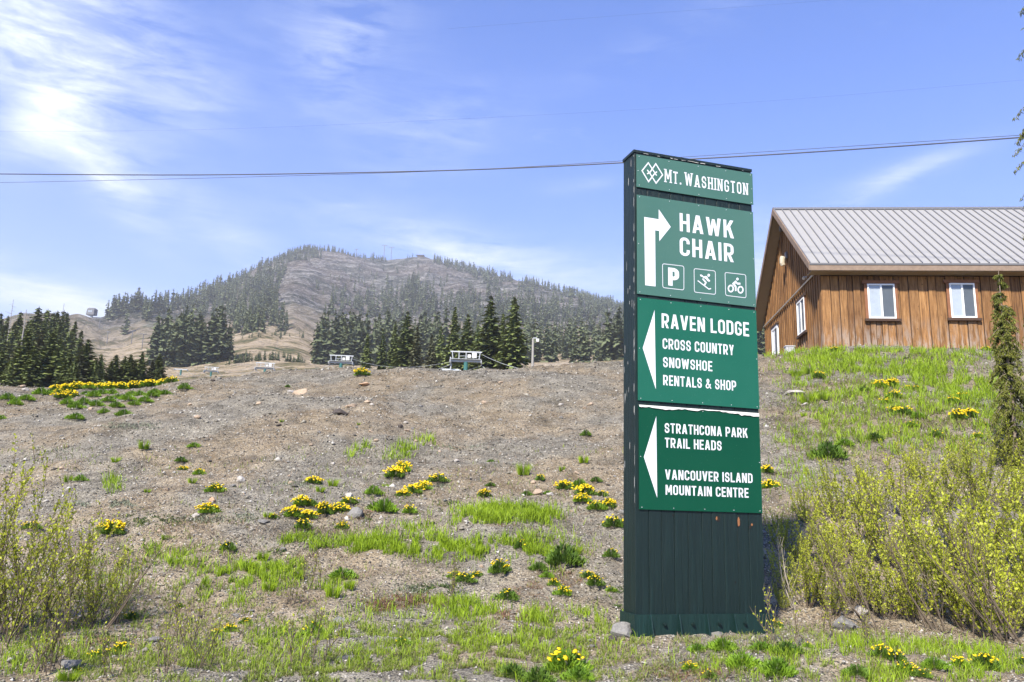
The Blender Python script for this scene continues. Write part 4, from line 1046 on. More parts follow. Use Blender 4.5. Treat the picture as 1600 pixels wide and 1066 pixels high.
for px, py, r, w, lb in [(222, 542, 420, 10, 'distant grey lift tower by the dense stand'), (206, 530, 500, 8, 'distant lift tower just below the lone conifer'), (168, 528, 560, 7, 'distant lift tower in the middle of the pinkish ski run'), (155, 512, 640, 7, 'highest lift tower below the dark billboard shape'),
                     (601, 384, 1480, 9, 'tall lift tower on the skyline, left one of a close pair'), (612, 387, 1480, 9, 'tall lift tower on the skyline, right one of a close pair'), (557, 390, 1440, 6, 'faint short lift tower on the skyline near the summit')]:
    P = at(px, py, r); e, a = elv(px, py)
    rr = P.xy.length
    if py < 395: rr = float(np.interp(a, AZ, rS)) - 15; P = EYE + ray(px, py) * (rr / math.hypot(ray(px, py).x, ray(px, py).y))
    zb_ = float(far_z(a, rr)); H = max(P.z - zb_, 8); W2 = w / F * r / 2
    t = empty('lift_tower', (P.x, P.y, zb_)); tag(t, lb, 'lift tower', 'chairlift towers')
    mb = MB(); mb.tube([(0, 0, -1), (0, 0, H)], .20 * r / 500 + .05, .18 * r / 500 + .05, 6); mb.build('post', M['flash'], t)
    mb = MB(); mb.box(-W2, W2, -.3, .3, H, H + .30 * r / 500); mb.build('crossarm', M['flash'], t)
def cable(name, A, B, sag, rad, label, cat='cable', grp=None, n=24, mat='cablem'):
    mb = MB(); A = Vector(A); B = Vector(B)
    mb.tube([A.lerp(B, i / n) - Vector((0, 0, 4 * sag * (i / n) * (1 - i / n))) for i in range(n + 1)], rad, rad, 5)
    return tag(mb.build(name, M[mat], None, True), label, cat, grp)
G_ = 'haul cables of the chairlift'
def arm(t, s): return Vector((t[0].x + s * t[1], t[0].y, t[2] - .3))
names = [('front strand of the lift cable between', 'rear strand of the lift cable between')]
prs = [(t1, t2, 'the two large lift towers', 1.6), (t2, t3, 'the smaller tower and the meadow tower', 1.6), (t3, t4, 'the meadow tower and the small tower', 1.5), (t4, t5, 'the two farthest rim towers', 1.0)]
for a_, b_, w_, sg in prs:
    for s in (-1, 1):
        cable('lift_cable', arm(a_, s), arm(b_, s), sg, .020, f'{"left" if s < 0 else "right"} strand of the lift cable between {w_}', 'cable', G_, mat='galv')
    cable('lift_cable', arm(a_, .8) + Vector((0, 0, 1.2)), arm(b_, .8) + Vector((0, 0, 1.0)), sg * .8, .012, f'thin signal line above the lift cable between {w_}', 'cable', G_, mat='galv')
E1 = at(975, 571, 62); E2 = at(860, 582, 66)
cable('lift_cable', arm(t1, 1), E2, 1.0, .022, 'lower lift cable running from the large tower down behind the rim', 'cable', G_, mat='galv')
cable('lift_cable', arm(t1, 1) + Vector((0, 0, 1.1)), E1, 1.2, .018, 'upper lift cable running from the large tower towards the sign', 'cable', G_, mat='galv')
# hanging chair beside the large tower
Pc = at(704, 561, 80)
ch = empty('lift_chair', (Pc.x, Pc.y, Pc.z)); tag(ch, 'empty grey chair hanging from the cable at the large lift tower', 'lift chair')
mb = MB(); mb.tube([(0, 0, .2), (0, 0, -.15), (.1, 0, -.6), (.0, 0, -1.1)], .07, .06, 6); mb.build('hanger', M['galv'], ch)
mb = MB(); mb.box(-.9, .9, -.25, .2, -1.20, -1.12); mb.build('seat', M['galv'], ch)
mb = MB(); mb.box(-.9, .9, .2, .26, -1.12, -.95); mb.build('backrest', M['galv'], ch)
# light pole beyond the rim
Pp = at(833, 529, 70); e, a = elv(833, 529); zb_ = float(far_z(a, Pp.xy.length))
lp = empty('light_pole', (Pp.x, Pp.y, zb_)); tag(lp, 'pale pole with a small lamp head beyond the rim of the bank', 'light pole')
mb = MB(); mb.tube([(0, 0, -.5), (0, 0, Pp.z - zb_)], .12, .09, 8); mb.build('pole', M['cedarpole'], lp)
mb = MB(); mb.tube([(0, 0, Pp.z - zb_ + .02), (.32, -.1, Pp.z - zb_ + .02)], .05, .05, 6); mb.build('bracket', M['galv'], lp)
mb = MB(); mb.box(.26, .5, -.25, .05, Pp.z - zb_ - .32, Pp.z - zb_ - .05); mb.build('lamp_head', M['whitebox'], lp)
# dark board on the knoll and a small structure on the summit ridge
a = elv(143, 495)[1]; r = float(np.interp(a, AZ, rS)) - 8; zb_ = float(far_z(a, r)); k = r / F
bd = empty('lift_station', (math.sin(a) * r, math.cos(a) * r, zb_), -.1); tag(bd, 'dark boxy lift station standing alone on the bare knoll', 'lift station')
mb = MB(); mb.hexa([(-6.5 * k, -3, 3.2 * k), (5.5 * k, -3, 3.2 * k), (5.5 * k, 3, 3.2 * k), (-6.5 * k, 3, 3.2 * k), (-5 * k, -3, 12 * k), (5.5 * k, -3, 12 * k), (5.5 * k, 3, 12 * k), (-5 * k, 3, 12 * k)])
mb.hexa([(-5 * k, -3, 12.02 * k), (5.5 * k, -3, 12.02 * k), (5.5 * k, 3, 12.02 * k), (-5 * k, 3, 12.02 * k), (-3.5 * k, -2, 13.3 * k), (4 * k, -2, 13.3 * k), (4 * k, 2, 13.3 * k), (-3.5 * k, 2, 13.3 * k)])
mb.build('housing', M['flash'], bd)
mb = MB(); mb.box(-1.2 * k, 1.2 * k, -1, 1, -2, 3.2 * k - .01); mb.build('leg', M['galv'], bd)
for x0_, x1_ in ((-3, -.6), (0.2, 2.4)):
    mb = MB(); mb.box(x0_ * k, x1_ * k, -3.2, -3.02, 6.5 * k, 9.5 * k); mb.build('window', M['glass_l'], bd)
a = elv(657, 400)[1]; r = float(np.interp(a, AZ, rS)) - 3; zb_ = float(far_z(a, r)); k = r / F
hut = empty('summit_hut', (math.sin(a) * r, math.cos(a) * r, zb_)); tag(hut, 'low flat roofed hut on the mountain ridge', 'hut')
mb = MB(); mb.box(-4 * k, 4.5 * k, -4, 4, -2, 2.2 * k); mb.build('wall', M['darktrim'], hut)
mb = MB(); mb.box(-6.5 * k, 6.5 * k, -5, 5, 2.25 * k, 3.0 * k); mb.build('roof', M['flash'], hut)
# overhead wires
A, B = at(-120, 271.5, 34), at(1720, 205, 19)
def wire(pts, rad, label, name='overhead_wire'):
    mb = MB(); P = [at(px, py, Y) for px, py, Y in pts]; K = []
    for i in range(len(P) - 1):
        for s in range(6):
            t = s / 6; p0 = P[max(i - 1, 0)]; p1 = P[i]; p2 = P[i + 1]; p3 = P[min(i + 2, len(P) - 1)]
            K.append(.5 * ((2 * p1) + (p2 - p0) * t + (2 * p0 - 5 * p1 + 4 * p2 - p3) * t * t + (3 * p1 - p0 - 3 * p2 + p3) * t ** 3))
    K.append(P[-1]); mb.tube(K, rad, rad, 6)
    tag(mb.build(name, M['cablem'], None, True), label, 'overhead wire', 'overhead wires crossing the sky')
wire([(-150, 271, 36), (0, 272, 35), (300, 273.5, 33), (600, 269, 31), (800, 263, 29), (980, 254, 27.5), (1200, 242, 26), (1400, 229, 25), (1600, 214.5, 24), (1760, 202, 23)], .022, 'thick dark wire sagging across the sky behind the sign')
wire([(-150, 287, 38), (0, 285.5, 37), (300, 279, 34.5), (600, 270.5, 32), (800, 262, 30), (980, 251, 28.2), (1200, 237, 26.5), (1400, 224, 25.4), (1600, 211, 24.4), (1760, 200, 23.4)], .009, 'thin grey wire close beside the thick one')
wire([(-150, 205, 60), (300, 203, 60), (800, 182, 60), (1200, 158, 60), (1600, 125, 60), (1760, 112, 60)], .004, 'faintest wire high above, crossing most of the sky')
wire([(700, 45, 60), (1000, 22, 60), (1200, 8, 60), (1400, -8, 60)], .004, 'faint wire at the very top of the sky')
# ------------------------------------------------------------------ foreground: lookup from photograph pixel to ground
LX = np.arange(-200, 1861, 20); LY = np.concatenate([np.arange(540, 640, 4), np.arange(640, 1300, 10)])
_Y = np.arange(3.0, 29.0, 0.08)
LUT = np.zeros((len(LX), len(LY)))
for i, px in enumerate(LX):
    D = np.array([tuple(ray(px, py)) for py in LY]); t = _Y[None, :] / D[:, 1:2]
    x = D[:, :1] * t; z = 1.6 + D[:, 2:] * t; h = hnear(x, np.broadcast_to(_Y, x.shape), False)
    hit = h >= z; k = hit.argmax(1); mis = ~hit.any(1); k[mis] = (h - z)[mis].argmax(1)
    LUT[i] = _Y[k]
def G(px, py):
    px = np.atleast_1d(np.asarray(px, float)); py = np.atleast_1d(np.asarray(py, float))
    i = np.clip((px - LX[0]) / 20, 0, len(LX) - 1.001); j = np.interp(py, LY, np.arange(len(LY))); j = np.clip(j, 0, len(LY) - 1.001)
    a = i.astype(int); b = j.astype(int); u = i - a; v = j - b
    Y = (LUT[a, b] * (1 - u) + LUT[a + 1, b] * u) * (1 - v) + (LUT[a, b + 1] * (1 - u) + LUT[a + 1, b + 1] * u) * v
    dx = np.array([(px - 800) / F, (533 - py) / F, -np.ones_like(px)]).T @ _MI.T
    X = dx[:, 0] / dx[:, 1] * Y
    return np.stack([X, Y, hnear(X, Y)], -1)
def GV(px, py):                                # the same, without points that a rise would hide
    P = G(px, py); a, b = proj(P); return P[(np.abs(a - px) < 5) & (np.abs(b - py) < 4)]
def g1(px, py): return Vector(G(px, py)[0])

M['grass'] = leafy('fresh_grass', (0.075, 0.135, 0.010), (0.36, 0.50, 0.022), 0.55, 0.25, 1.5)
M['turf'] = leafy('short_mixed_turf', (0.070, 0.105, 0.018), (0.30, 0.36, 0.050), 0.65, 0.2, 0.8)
M['straw'] = leafy('dry_straw', (0.17, 0.115, 0.075), (0.42, 0.36, 0.265), 0.8, 0.1, 1.2)
M['rust'] = leafy('rusty_dead_stalks', (0.115, 0.055, 0.030), (0.33, 0.20, 0.12), 0.85, 0.05, 2)
M['sage'] = leafy('grey_green_mat', (0.12, 0.14, 0.085), (0.31, 0.33, 0.24), 0.85, 0.1, 2)
M['moss'] = leafy('dark_moss', (0.025, 0.050, 0.012), (0.085, 0.12, 0.035), 0.85, 0.0, 2)
M['leaf_dark'] = leafy('cushion_foliage', (0.025, 0.060, 0.010), (0.17, 0.28, 0.030), 0.55, 0.2, 2)
M['leaf_lime'] = leafy('bright_foliage', (0.050, 0.115, 0.010), (0.27, 0.43, 0.030), 0.5, 0.25, 2)
M['willow'] = leafy('young_willow_leaf', (0.170, 0.205, 0.014), (0.54, 0.58, 0.050), 0.5, 0.35, 2)
M['twig'] = plain('willow_twig', (0.105, 0.080, 0.055), 0.8, 0.35, 5)
M['twig_pale'] = plain('pale_bare_twig', (0.30, 0.26, 0.21), 0.8, 0.25, 5)
M['cedar'] = leafy('cedar_sprays', (0.022, 0.034, 0.007), (0.20, 0.21, 0.030), 0.65, 0.15, 2)
M['cedarbark'] = plain('cedar_bark', (0.20, 0.16, 0.125), 0.9, 0.35, 6)
def mat_flower():
    m, nt = new_mat('yellow_petals'); t = attr(nt, 'tint'); c = mixc(nt, t, (0.62, 0.40, 0.005), (0.85, 0.68, 0.02)); finish(nt, c, 0.6, spec=0.2); return m
M['flower'] = mat_flower()
def mat_rock(name, a, b, lich=(0.34, 0.34, 0.30)):
    m, nt = new_mat(name); n = noise(nt, coords(nt), 5, 7, 0.7); f = noise(nt, coords(nt), 28, 5, 0.7)
    c = mixc(nt, ramp(nt, n, [(0.3, 0.0), (0.7, 1.0)]), a, b); c = mixc(nt, ramp(nt, f, [(0.58, 0.0), (0.7, 0.6)]), c, lich); c = mixc(nt, ramp(nt, f, [(0.3, 0.6), (0.42, 0.0)]), c, tuple(x * .45 for x in a))
    finish(nt, c, 0.9, f, 0.7, 0.01, 0.2); return m
M['rock_grey'] = mat_rock('grey_rock', (0.12, 0.115, 0.105), (0.25, 0.24, 0.22)); M['rock_tan'] = mat_rock('tan_rock', (0.26, 0.19, 0.13), (0.42, 0.33, 0.24))
M['rock_dark'] = mat_rock('dark_rock', (0.035, 0.030, 0.028), (0.09, 0.075, 0.065), (0.14, 0.12, 0.11)); M['rock_pale'] = mat_rock('pale_rock', (0.27, 0.25, 0.22), (0.42, 0.39, 0.35), (0.5, 0.48, 0.45)); M['rock_orange'] = mat_rock('orange_rock', (0.36, 0.22, 0.13), (0.48, 0.33, 0.21), (0.5, 0.4, 0.3))

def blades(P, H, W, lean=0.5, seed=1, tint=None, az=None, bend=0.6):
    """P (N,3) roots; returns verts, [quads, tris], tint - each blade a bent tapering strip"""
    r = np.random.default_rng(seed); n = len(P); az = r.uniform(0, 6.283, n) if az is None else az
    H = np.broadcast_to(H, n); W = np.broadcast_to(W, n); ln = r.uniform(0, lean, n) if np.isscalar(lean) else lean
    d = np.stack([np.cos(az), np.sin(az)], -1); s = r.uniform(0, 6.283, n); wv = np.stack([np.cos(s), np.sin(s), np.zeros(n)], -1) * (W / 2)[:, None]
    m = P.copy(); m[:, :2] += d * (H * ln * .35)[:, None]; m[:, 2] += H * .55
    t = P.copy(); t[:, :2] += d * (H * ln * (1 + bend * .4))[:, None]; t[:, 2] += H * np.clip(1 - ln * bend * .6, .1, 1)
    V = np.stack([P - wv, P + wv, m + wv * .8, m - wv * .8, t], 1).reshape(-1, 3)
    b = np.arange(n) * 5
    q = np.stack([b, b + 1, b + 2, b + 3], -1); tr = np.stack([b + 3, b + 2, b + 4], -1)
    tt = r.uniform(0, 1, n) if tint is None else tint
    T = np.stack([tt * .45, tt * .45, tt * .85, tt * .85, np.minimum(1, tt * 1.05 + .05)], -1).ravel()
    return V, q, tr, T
def stuff_blades(name, parts, mat, label):
    V = []; Q = []; Tr = []; T = []; o = 0
    for v, q_, t_, tt in parts:
        V.append(v); Q.append(q_ + o); Tr.append(t_ + o); T.append(tt); o += len(v)
    return tag(link(name, mesh_np(name, np.concatenate(V), [np.concatenate(Q), np.concatenate(Tr)], tint=np.concatenate(T)), M[mat]), label, None, None, 'stuff')
def ellpts(specs, seed):
    """pixel ellipses -> ground points. spec: (px, py, rx, ry, n)"""
    r = np.random.default_rng(seed); A = []; B = []
    for s in specs:
        px, py, rx, ry, n = s[:5]; n = int(n)
        rad = r.uniform(0, 1, n) ** .5 * (1 + .25 * r.standard_normal(n)); a = r.uniform(0, 6.283, n)
        A.append(px + rx * rad * np.cos(a)); B.append(py + ry * rad * np.sin(a))
    A = np.concatenate(A); B = np.concatenate(B)
    # break the patch up into tufts
    k = vn(A / 11.0, B / 5.0, 77) + .35 * vn(A / 4.0, B / 2.0, 78)
    keep = k > -0.16
    return GV(A[keep], np.minimum(B[keep], 1280))
# gravel
def pebbles(n, seed, smin, smax, region=None, name='gravel'):
    r = np.random.default_rng(seed)
    u = r.uniform(0, 1, n); Y = 4.6 * (27.5 / 4.6) ** u; half = Y * .66 + 1
    X = r.uniform(-1, 1, n) * half + Y * .02
    k = vn(X * .8, Y * .8, 40) + .5 * vn(X * 3, Y * 3, 41); keep = k > -.38 + .5 * r.random(n) * (Y < 7.5)
    X, Y = X[keep], Y[keep]; n = len(X)
    px, py = proj(np.stack([X, Y, hnear(X, Y)], -1)); z = hnear(X, Y)
    s = np.exp(r.uniform(np.log(smin), np.log(smax), n)) * (Y / 9) ** .75
    s *= np.where(r.random(n) < .02, 2.1, 1)
    base = np.array([(1, 0, 0), (.3, .9, 0), (-.8, .5, 0), (-.8, -.5, 0), (.3, -.95, 0), (0, 0, .7), (0, 0, -.5)], float)
    V = base[None] * r.uniform(.6, 1.25, (n, 7, 1)) * s[:, None, None] * r.uniform(.5, 1.1, (n, 1, 3)); a = r.uniform(0, 6.283, n); c, s_ = np.cos(a), np.sin(a)
    x = V[..., 0] * c[:, None] - V[..., 1] * s_[:, None]; y = V[..., 0] * s_[:, None] + V[..., 1] * c[:, None]
    tl = r.uniform(-.4, .4, n)[:, None]
    V = np.stack([x + X[:, None], y + Y[:, None], V[..., 2] + x * tl + z[:, None] + s[:, None] * .12], -1).reshape(-1, 3)
    f = np.array([(i, (i + 1) % 5, 5) for i in range(5)] + [((i + 1) % 5, i, 6) for i in range(5)])
    Fc = (f[None] + (np.arange(n) * 7)[:, None, None]).reshape(-1, 3)
    return mesh_np(name, V, [Fc], tint=np.repeat(r.uniform(0, 1, n), 7))
m, nt = new_mat('mixed_pebbles'); t = attr(nt, 'tint')
c = ramp(nt, t, [(0.0, (0.045, 0.043, 0.040)), (0.3, (0.125, 0.115, 0.095)), (0.55, (0.205, 0.187, 0.150)), (0.85, (0.31, 0.29, 0.245)), (1.0, (0.47, 0.45, 0.41))])
finish(nt, c, 0.9, spec=0.2); M['pebble'] = m
tag(link('gravel', pebbles(70000, 5, .006, .026), M['pebble']), 'loose gravel and small stones over the whole bank', None, None, 'stuff')

# grass patches: (px, py, rx, ry, blades)
GR = [(620, 1030, 420, 36, 3200), (820, 1000, 160, 24, 1600), (480, 1000, 120, 22, 900), (600, 960, 120, 20, 500), (300, 900, 120, 40, 700), (860, 860, 60, 30, 900), (1360, 1040, 240, 30, 900), (120, 1000, 120, 50, 700), (790, 806, 72, 13, 4200), (740, 818, 50, 9, 700), (850, 812, 30, 10, 500), (640, 858, 105, 13, 5200), (570, 850, 45, 12, 900), (700, 870, 50, 12, 900), (790, 852, 60, 14, 900), (820, 868, 40, 14, 600), (650, 832, 60, 10, 500),
      (395, 905, 70, 20, 2600), (330, 915, 45, 18, 700), (445, 890, 30, 12, 500), (350, 940, 50, 10, 350), (450, 850, 14, 6, 120), (480, 845, 30, 8, 260), (500, 860, 25, 7, 200), (735, 955, 48, 16, 1100), (690, 945, 40, 10, 300), (840, 968, 32, 14, 700), (910, 965, 60, 14, 500), (520, 920, 30, 10, 300),
      (640, 700, 28, 8, 260), (618, 714, 22, 6, 200), (565, 703, 14, 5, 120), (540, 716, 14, 5, 110), (670, 690, 20, 5, 100), (175, 760, 16, 12, 200), (240, 860, 60, 12, 350), (280, 880, 50, 12, 280), (150, 900, 60, 30, 500), (60, 1030, 80, 30, 900),
      (1310, 565, 90, 8, 1500), (1400, 580, 120, 10, 2200), (1480, 600, 90, 18, 2200), (1400, 620, 140, 30, 1800), (1350, 680, 110, 30, 1500), (1260, 740, 50, 30, 500), (1260, 580, 50, 12, 500), (1450, 560, 120, 5, 700), (1530, 620, 50, 18, 800), (1480, 570, 60, 8, 500), (1560, 660, 40, 25, 700), (1340, 620, 50, 8, 250), (1250, 600, 35, 10, 250), (1300, 650, 60, 14, 380), (1400, 690, 60, 20, 500), (1500, 700, 60, 30, 700), (1440, 640, 60, 12, 350), (1235, 690, 30, 10, 120), (1280, 560, 80, 6, 500), (1300, 551, 90, 4, 900), (1450, 552, 120, 4, 1200), (1215, 556, 25, 4, 200),
      (1365, 1010, 60, 12, 900), (1450, 1015, 60, 14, 800), (1540, 1025, 50, 14, 700), (1560, 1055, 60, 14, 600), (1300, 1020, 40, 12, 400), (1150, 1045, 60, 20, 500), (1230, 1030, 40, 18, 300), (1400, 1060, 120, 20, 900)]
tall = ellpts(GR, 3); r_ = np.random.default_rng(4)
dist = tall[:, 1]
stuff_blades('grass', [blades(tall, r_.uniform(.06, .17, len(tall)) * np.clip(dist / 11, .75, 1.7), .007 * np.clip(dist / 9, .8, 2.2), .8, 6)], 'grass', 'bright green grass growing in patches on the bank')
TF = [(1400, 640, 170, 70, 4500), (1250, 620, 50, 40, 800), (1090, 1005, 110, 8, 700), (985, 1000, 20, 14, 300), (600, 1040, 600, 40, 14000), (300, 960, 260, 60, 4000), (1350, 1040, 260, 40, 5000), (1200, 1000, 60, 14, 600), (500, 1050, 260, 30, 9000), (760, 1000, 240, 30, 6000), (740, 1010, 200, 22, 5200), (850, 1035, 140, 22, 3000), (620, 1055, 200, 24, 3500), (950, 1060, 80, 20, 1200), (460, 975, 90, 20, 900), (200, 1040, 140, 30, 2600), (330, 1010, 100, 30, 1500), (280, 975, 80, 16, 600), (250, 930, 80, 20, 500), (900, 985, 80, 12, 700), (1010, 1050, 90, 18, 800), (1230, 985, 60, 14, 500), (1320, 995, 90, 12, 700), (1480, 1050, 140, 22, 2400), (1300, 1055, 80, 16, 900), (90, 960, 120, 60, 2600),
      (700, 985, 160, 16, 1500), (560, 990, 100, 16, 700), (1250, 780, 60, 60, 700), (1230, 880, 40, 60, 500), (1400, 600, 160, 30, 2600), (1300, 680, 100, 40, 1600), (1500, 640, 100, 50, 2600), (1380, 570, 180, 14, 1800), (1480, 760, 140, 60, 1500), (620, 800, 60, 30, 300), (840, 780, 60, 20, 160), (300, 860, 70, 20, 400)]
tf = ellpts(TF, 8); tf2 = GV(*[np.asarray(q) for q in [np.random.default_rng(int(12 + b)).uniform(a, b, 9000) for a, b in ((-40, 1240), (700, 1080))]]); tf = np.concatenate([tf, tf2[vn(tf2[:, 0] * 1.3, tf2[:, 1] * 1.3, 50) > .05]])
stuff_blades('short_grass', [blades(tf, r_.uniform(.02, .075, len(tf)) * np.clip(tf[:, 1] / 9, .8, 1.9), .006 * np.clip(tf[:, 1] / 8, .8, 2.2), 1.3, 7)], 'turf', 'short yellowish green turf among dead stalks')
ST = [(1090, 1002, 110, 8, 500), (600, 760, 640, 150, 9000), (600, 1020, 600, 60, 6000), (350, 880, 300, 60, 3000), (1350, 1000, 240, 60, 3500), (1300, 640, 120, 90, 2500), (560, 1040, 300, 34, 3600), (860, 1030, 200, 34, 3600), (1060, 1045, 140, 24, 3600), (1330, 1030, 200, 30, 2600), (1250, 960, 90, 20, 900), (1400, 985, 160, 20, 1300), (300, 960, 200, 40, 2400), (120, 1000, 140, 40, 1800), (440, 900, 100, 40, 900), (230, 900, 120, 30, 900), (330, 830, 110, 22, 700), (500, 830, 100, 16, 500), (1000, 1010, 90, 12, 500),
      (1300, 600, 110, 40, 2600), (1420, 640, 130, 50, 3000), (1500, 570, 90, 16, 1200), (1380, 556, 180, 8, 1600), (1250, 680, 70, 50, 1500), (1500, 680, 110, 50, 1800), (1450, 558, 90, 7, 900), (560, 905, 120, 14, 400), (900, 830, 70, 40, 400), (870, 900, 90, 20, 500), (1340, 840, 160, 120, 1600)]
st = ellpts(ST, 9)
stuff_blades('dry_stalks', [blades(st, r_.uniform(.02, .06, len(st)) * np.clip(st[:, 1] / 9, .8, 1.8), .0055 * np.clip(st[:, 1] / 8, .8, 2), 4.5, 10, bend=.35)], 'straw', 'flattened straw and dead stalks lying on the soil')
RU = [(600, 780, 640, 150, 2500), (1300, 660, 140, 100, 900), (640, 942, 62, 11, 1500), (600, 950, 30, 6, 300), (820, 925, 34, 12, 500), (800, 965, 32, 9, 420), (850, 960, 40, 6, 200), (580, 805, 26, 7, 260), (930, 800, 36, 6, 200), (760, 828, 60, 5, 260), (1245, 705, 28, 6, 340), (1225, 740, 22, 7, 160), (500, 875, 70, 6, 260), (130, 1005, 60, 8, 320), (1080, 1055, 60, 12, 500), (890, 905, 24, 12, 260)]
ru = ellpts(RU, 13)
stuff_blades('dead_stalks', [blades(ru, r_.uniform(.02, .05, len(ru)), .006, 5.5, 14, bend=.3)], 'rust', 'rusty brown mats of last year stalks')
SG = [(225, 668, 22, 5, 200), (120, 790, 26, 6, 260), (185, 668, 26, 5, 200), (190, 790, 30, 8, 300), (445, 760, 20, 4, 140), (320, 812, 36, 6, 320), (380, 812, 40, 8, 340), (690, 760, 16, 3, 100), (640, 928, 40, 10, 240), (470, 760, 22, 3, 100), (1290, 640, 50, 10, 460), (1260, 670, 30, 8, 300), (1400, 640, 60, 10, 360), (1070, 1040, 30, 9, 360), (80, 705, 30, 5, 160), (720, 700, 50, 6, 240)]
sg = ellpts(SG, 15)
stuff_blades('silver_mat', [blades(sg, r_.uniform(.02, .05, len(sg)), .010 * np.clip(sg[:, 1] / 9, .8, 2), 2.5, 16)], 'sage', 'silvery green mats hugging the gravel')
MO = [(235, 815, 52, 9, 1500), (680, 922, 40, 9, 900), (860, 890, 30, 8, 300), (440, 866, 26, 7, 400), (700, 787, 24, 4, 250), (230, 885, 40, 9, 500), (970, 950, 20, 14, 260), (180, 1000, 50, 10, 600), (580, 810, 16, 6, 260), (975, 930, 20, 14, 200), (480, 995, 100, 10, 900)]
mo = ellpts(MO, 17)
stuff_blades('moss', [blades(mo, r_.uniform(.012, .03, len(mo)), .012, 1.5, 18)], 'moss', 'dark low moss patches')

# ------------------------------------------------------------------ cushions, tufts and flowering clumps (unit radius)
def cushion(seed, n, h=.75, lw=.10, ll=.42, flat=1.0):
    r = np.random.default_rng(seed); a = r.uniform(0, 6.283, n); q = r.uniform(0, 1, n) ** .6
    lobes = 1 + .22 * np.sin(a * 3 + seed) + .12 * np.sin(a * 5 + 2 * seed)
    P = np.stack([np.cos(a) * q * .72 * lobes, np.sin(a) * q * .72 * lobes, r.uniform(0, 1, n) * h * (1 - q ** 2) * .8], -1)
    az_ = a + r.uniform(-.9, .9, n)
    v, q_, t_, T = blades(P, r.uniform(.6, 1.2, n) * ll, lw, r.uniform(.1, 1.3, n) * (.4 + q), seed, None, az_)
    dep = np.clip(v[:, 2] / h, 0, 1)
    return v, q_, t_, T
def flower_heads(seed, n, h=.75, s=.085, spread=.8, top=0.0):
    r = np.random.default_rng(seed); V = []; Fq = []; T = []
    for i in range(n):
        a = r.uniform(0, 6.283); q = r.uniform(0, 1) ** .55 * spread; z = h * (1 - q * q * .75) + r.uniform(0, .22) + top
        cx, cy = math.cos(a) * q * (1 + .2 * math.sin(3 * a + seed)), math.sin(a) * q; k = 7; b = len(V); sz = s * r.uniform(.7, 1.3); tx, ty = r.uniform(-.5, .5), r.uniform(-.9, .2)
        V.append((cx, cy, z + sz * .35)); T.append(.0)
        for j in range(k * 2):
            t = math.pi * j / k; rr = sz * (1 if j % 2 == 0 else .62); x = math.cos(t) * rr; y = math.sin(t) * rr
            V.append((cx + x, cy + y, z + tx * x + ty * y)); T.append(r.uniform(.4, 1))
        Fq += [(b, b + 1 + j, b + 1 + (j + 1) % (2 * k)) for j in range(2 * k)]
        V.append((cx, cy, z - sz * .4)); T.append(.1)
        Fq += [(b + 1 + 2 * k, b + 1 + (j + 1) % (2 * k), b + 1 + j) for j in range(2 * k)]
    return mesh_np('blossoms', V, [np.array(Fq)], tint=T)
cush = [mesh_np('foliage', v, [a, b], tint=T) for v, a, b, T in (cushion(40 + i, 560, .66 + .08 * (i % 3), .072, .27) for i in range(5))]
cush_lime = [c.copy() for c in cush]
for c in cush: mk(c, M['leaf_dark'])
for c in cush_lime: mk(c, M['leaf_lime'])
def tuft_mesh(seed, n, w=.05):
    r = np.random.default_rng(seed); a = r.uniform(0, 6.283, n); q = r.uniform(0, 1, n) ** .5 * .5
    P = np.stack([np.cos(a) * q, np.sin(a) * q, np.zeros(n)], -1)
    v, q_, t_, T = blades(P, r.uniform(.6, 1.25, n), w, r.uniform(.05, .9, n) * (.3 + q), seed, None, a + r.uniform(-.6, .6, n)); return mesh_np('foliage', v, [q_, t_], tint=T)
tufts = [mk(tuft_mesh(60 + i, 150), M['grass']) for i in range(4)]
bloom_many = [mk(flower_heads(80 + i, 60, .60, .11, .9, .0), M['flower']) for i in range(4)]
bloom_some = [mk(flower_heads(90 + i, 20, .60, .105, .85, .0), M['flower']) for i in range(4)]
bloom_few = [mk(flower_heads(95 + i, 7, .60, .105, .8, .0), M['flower']) for i in range(3)]
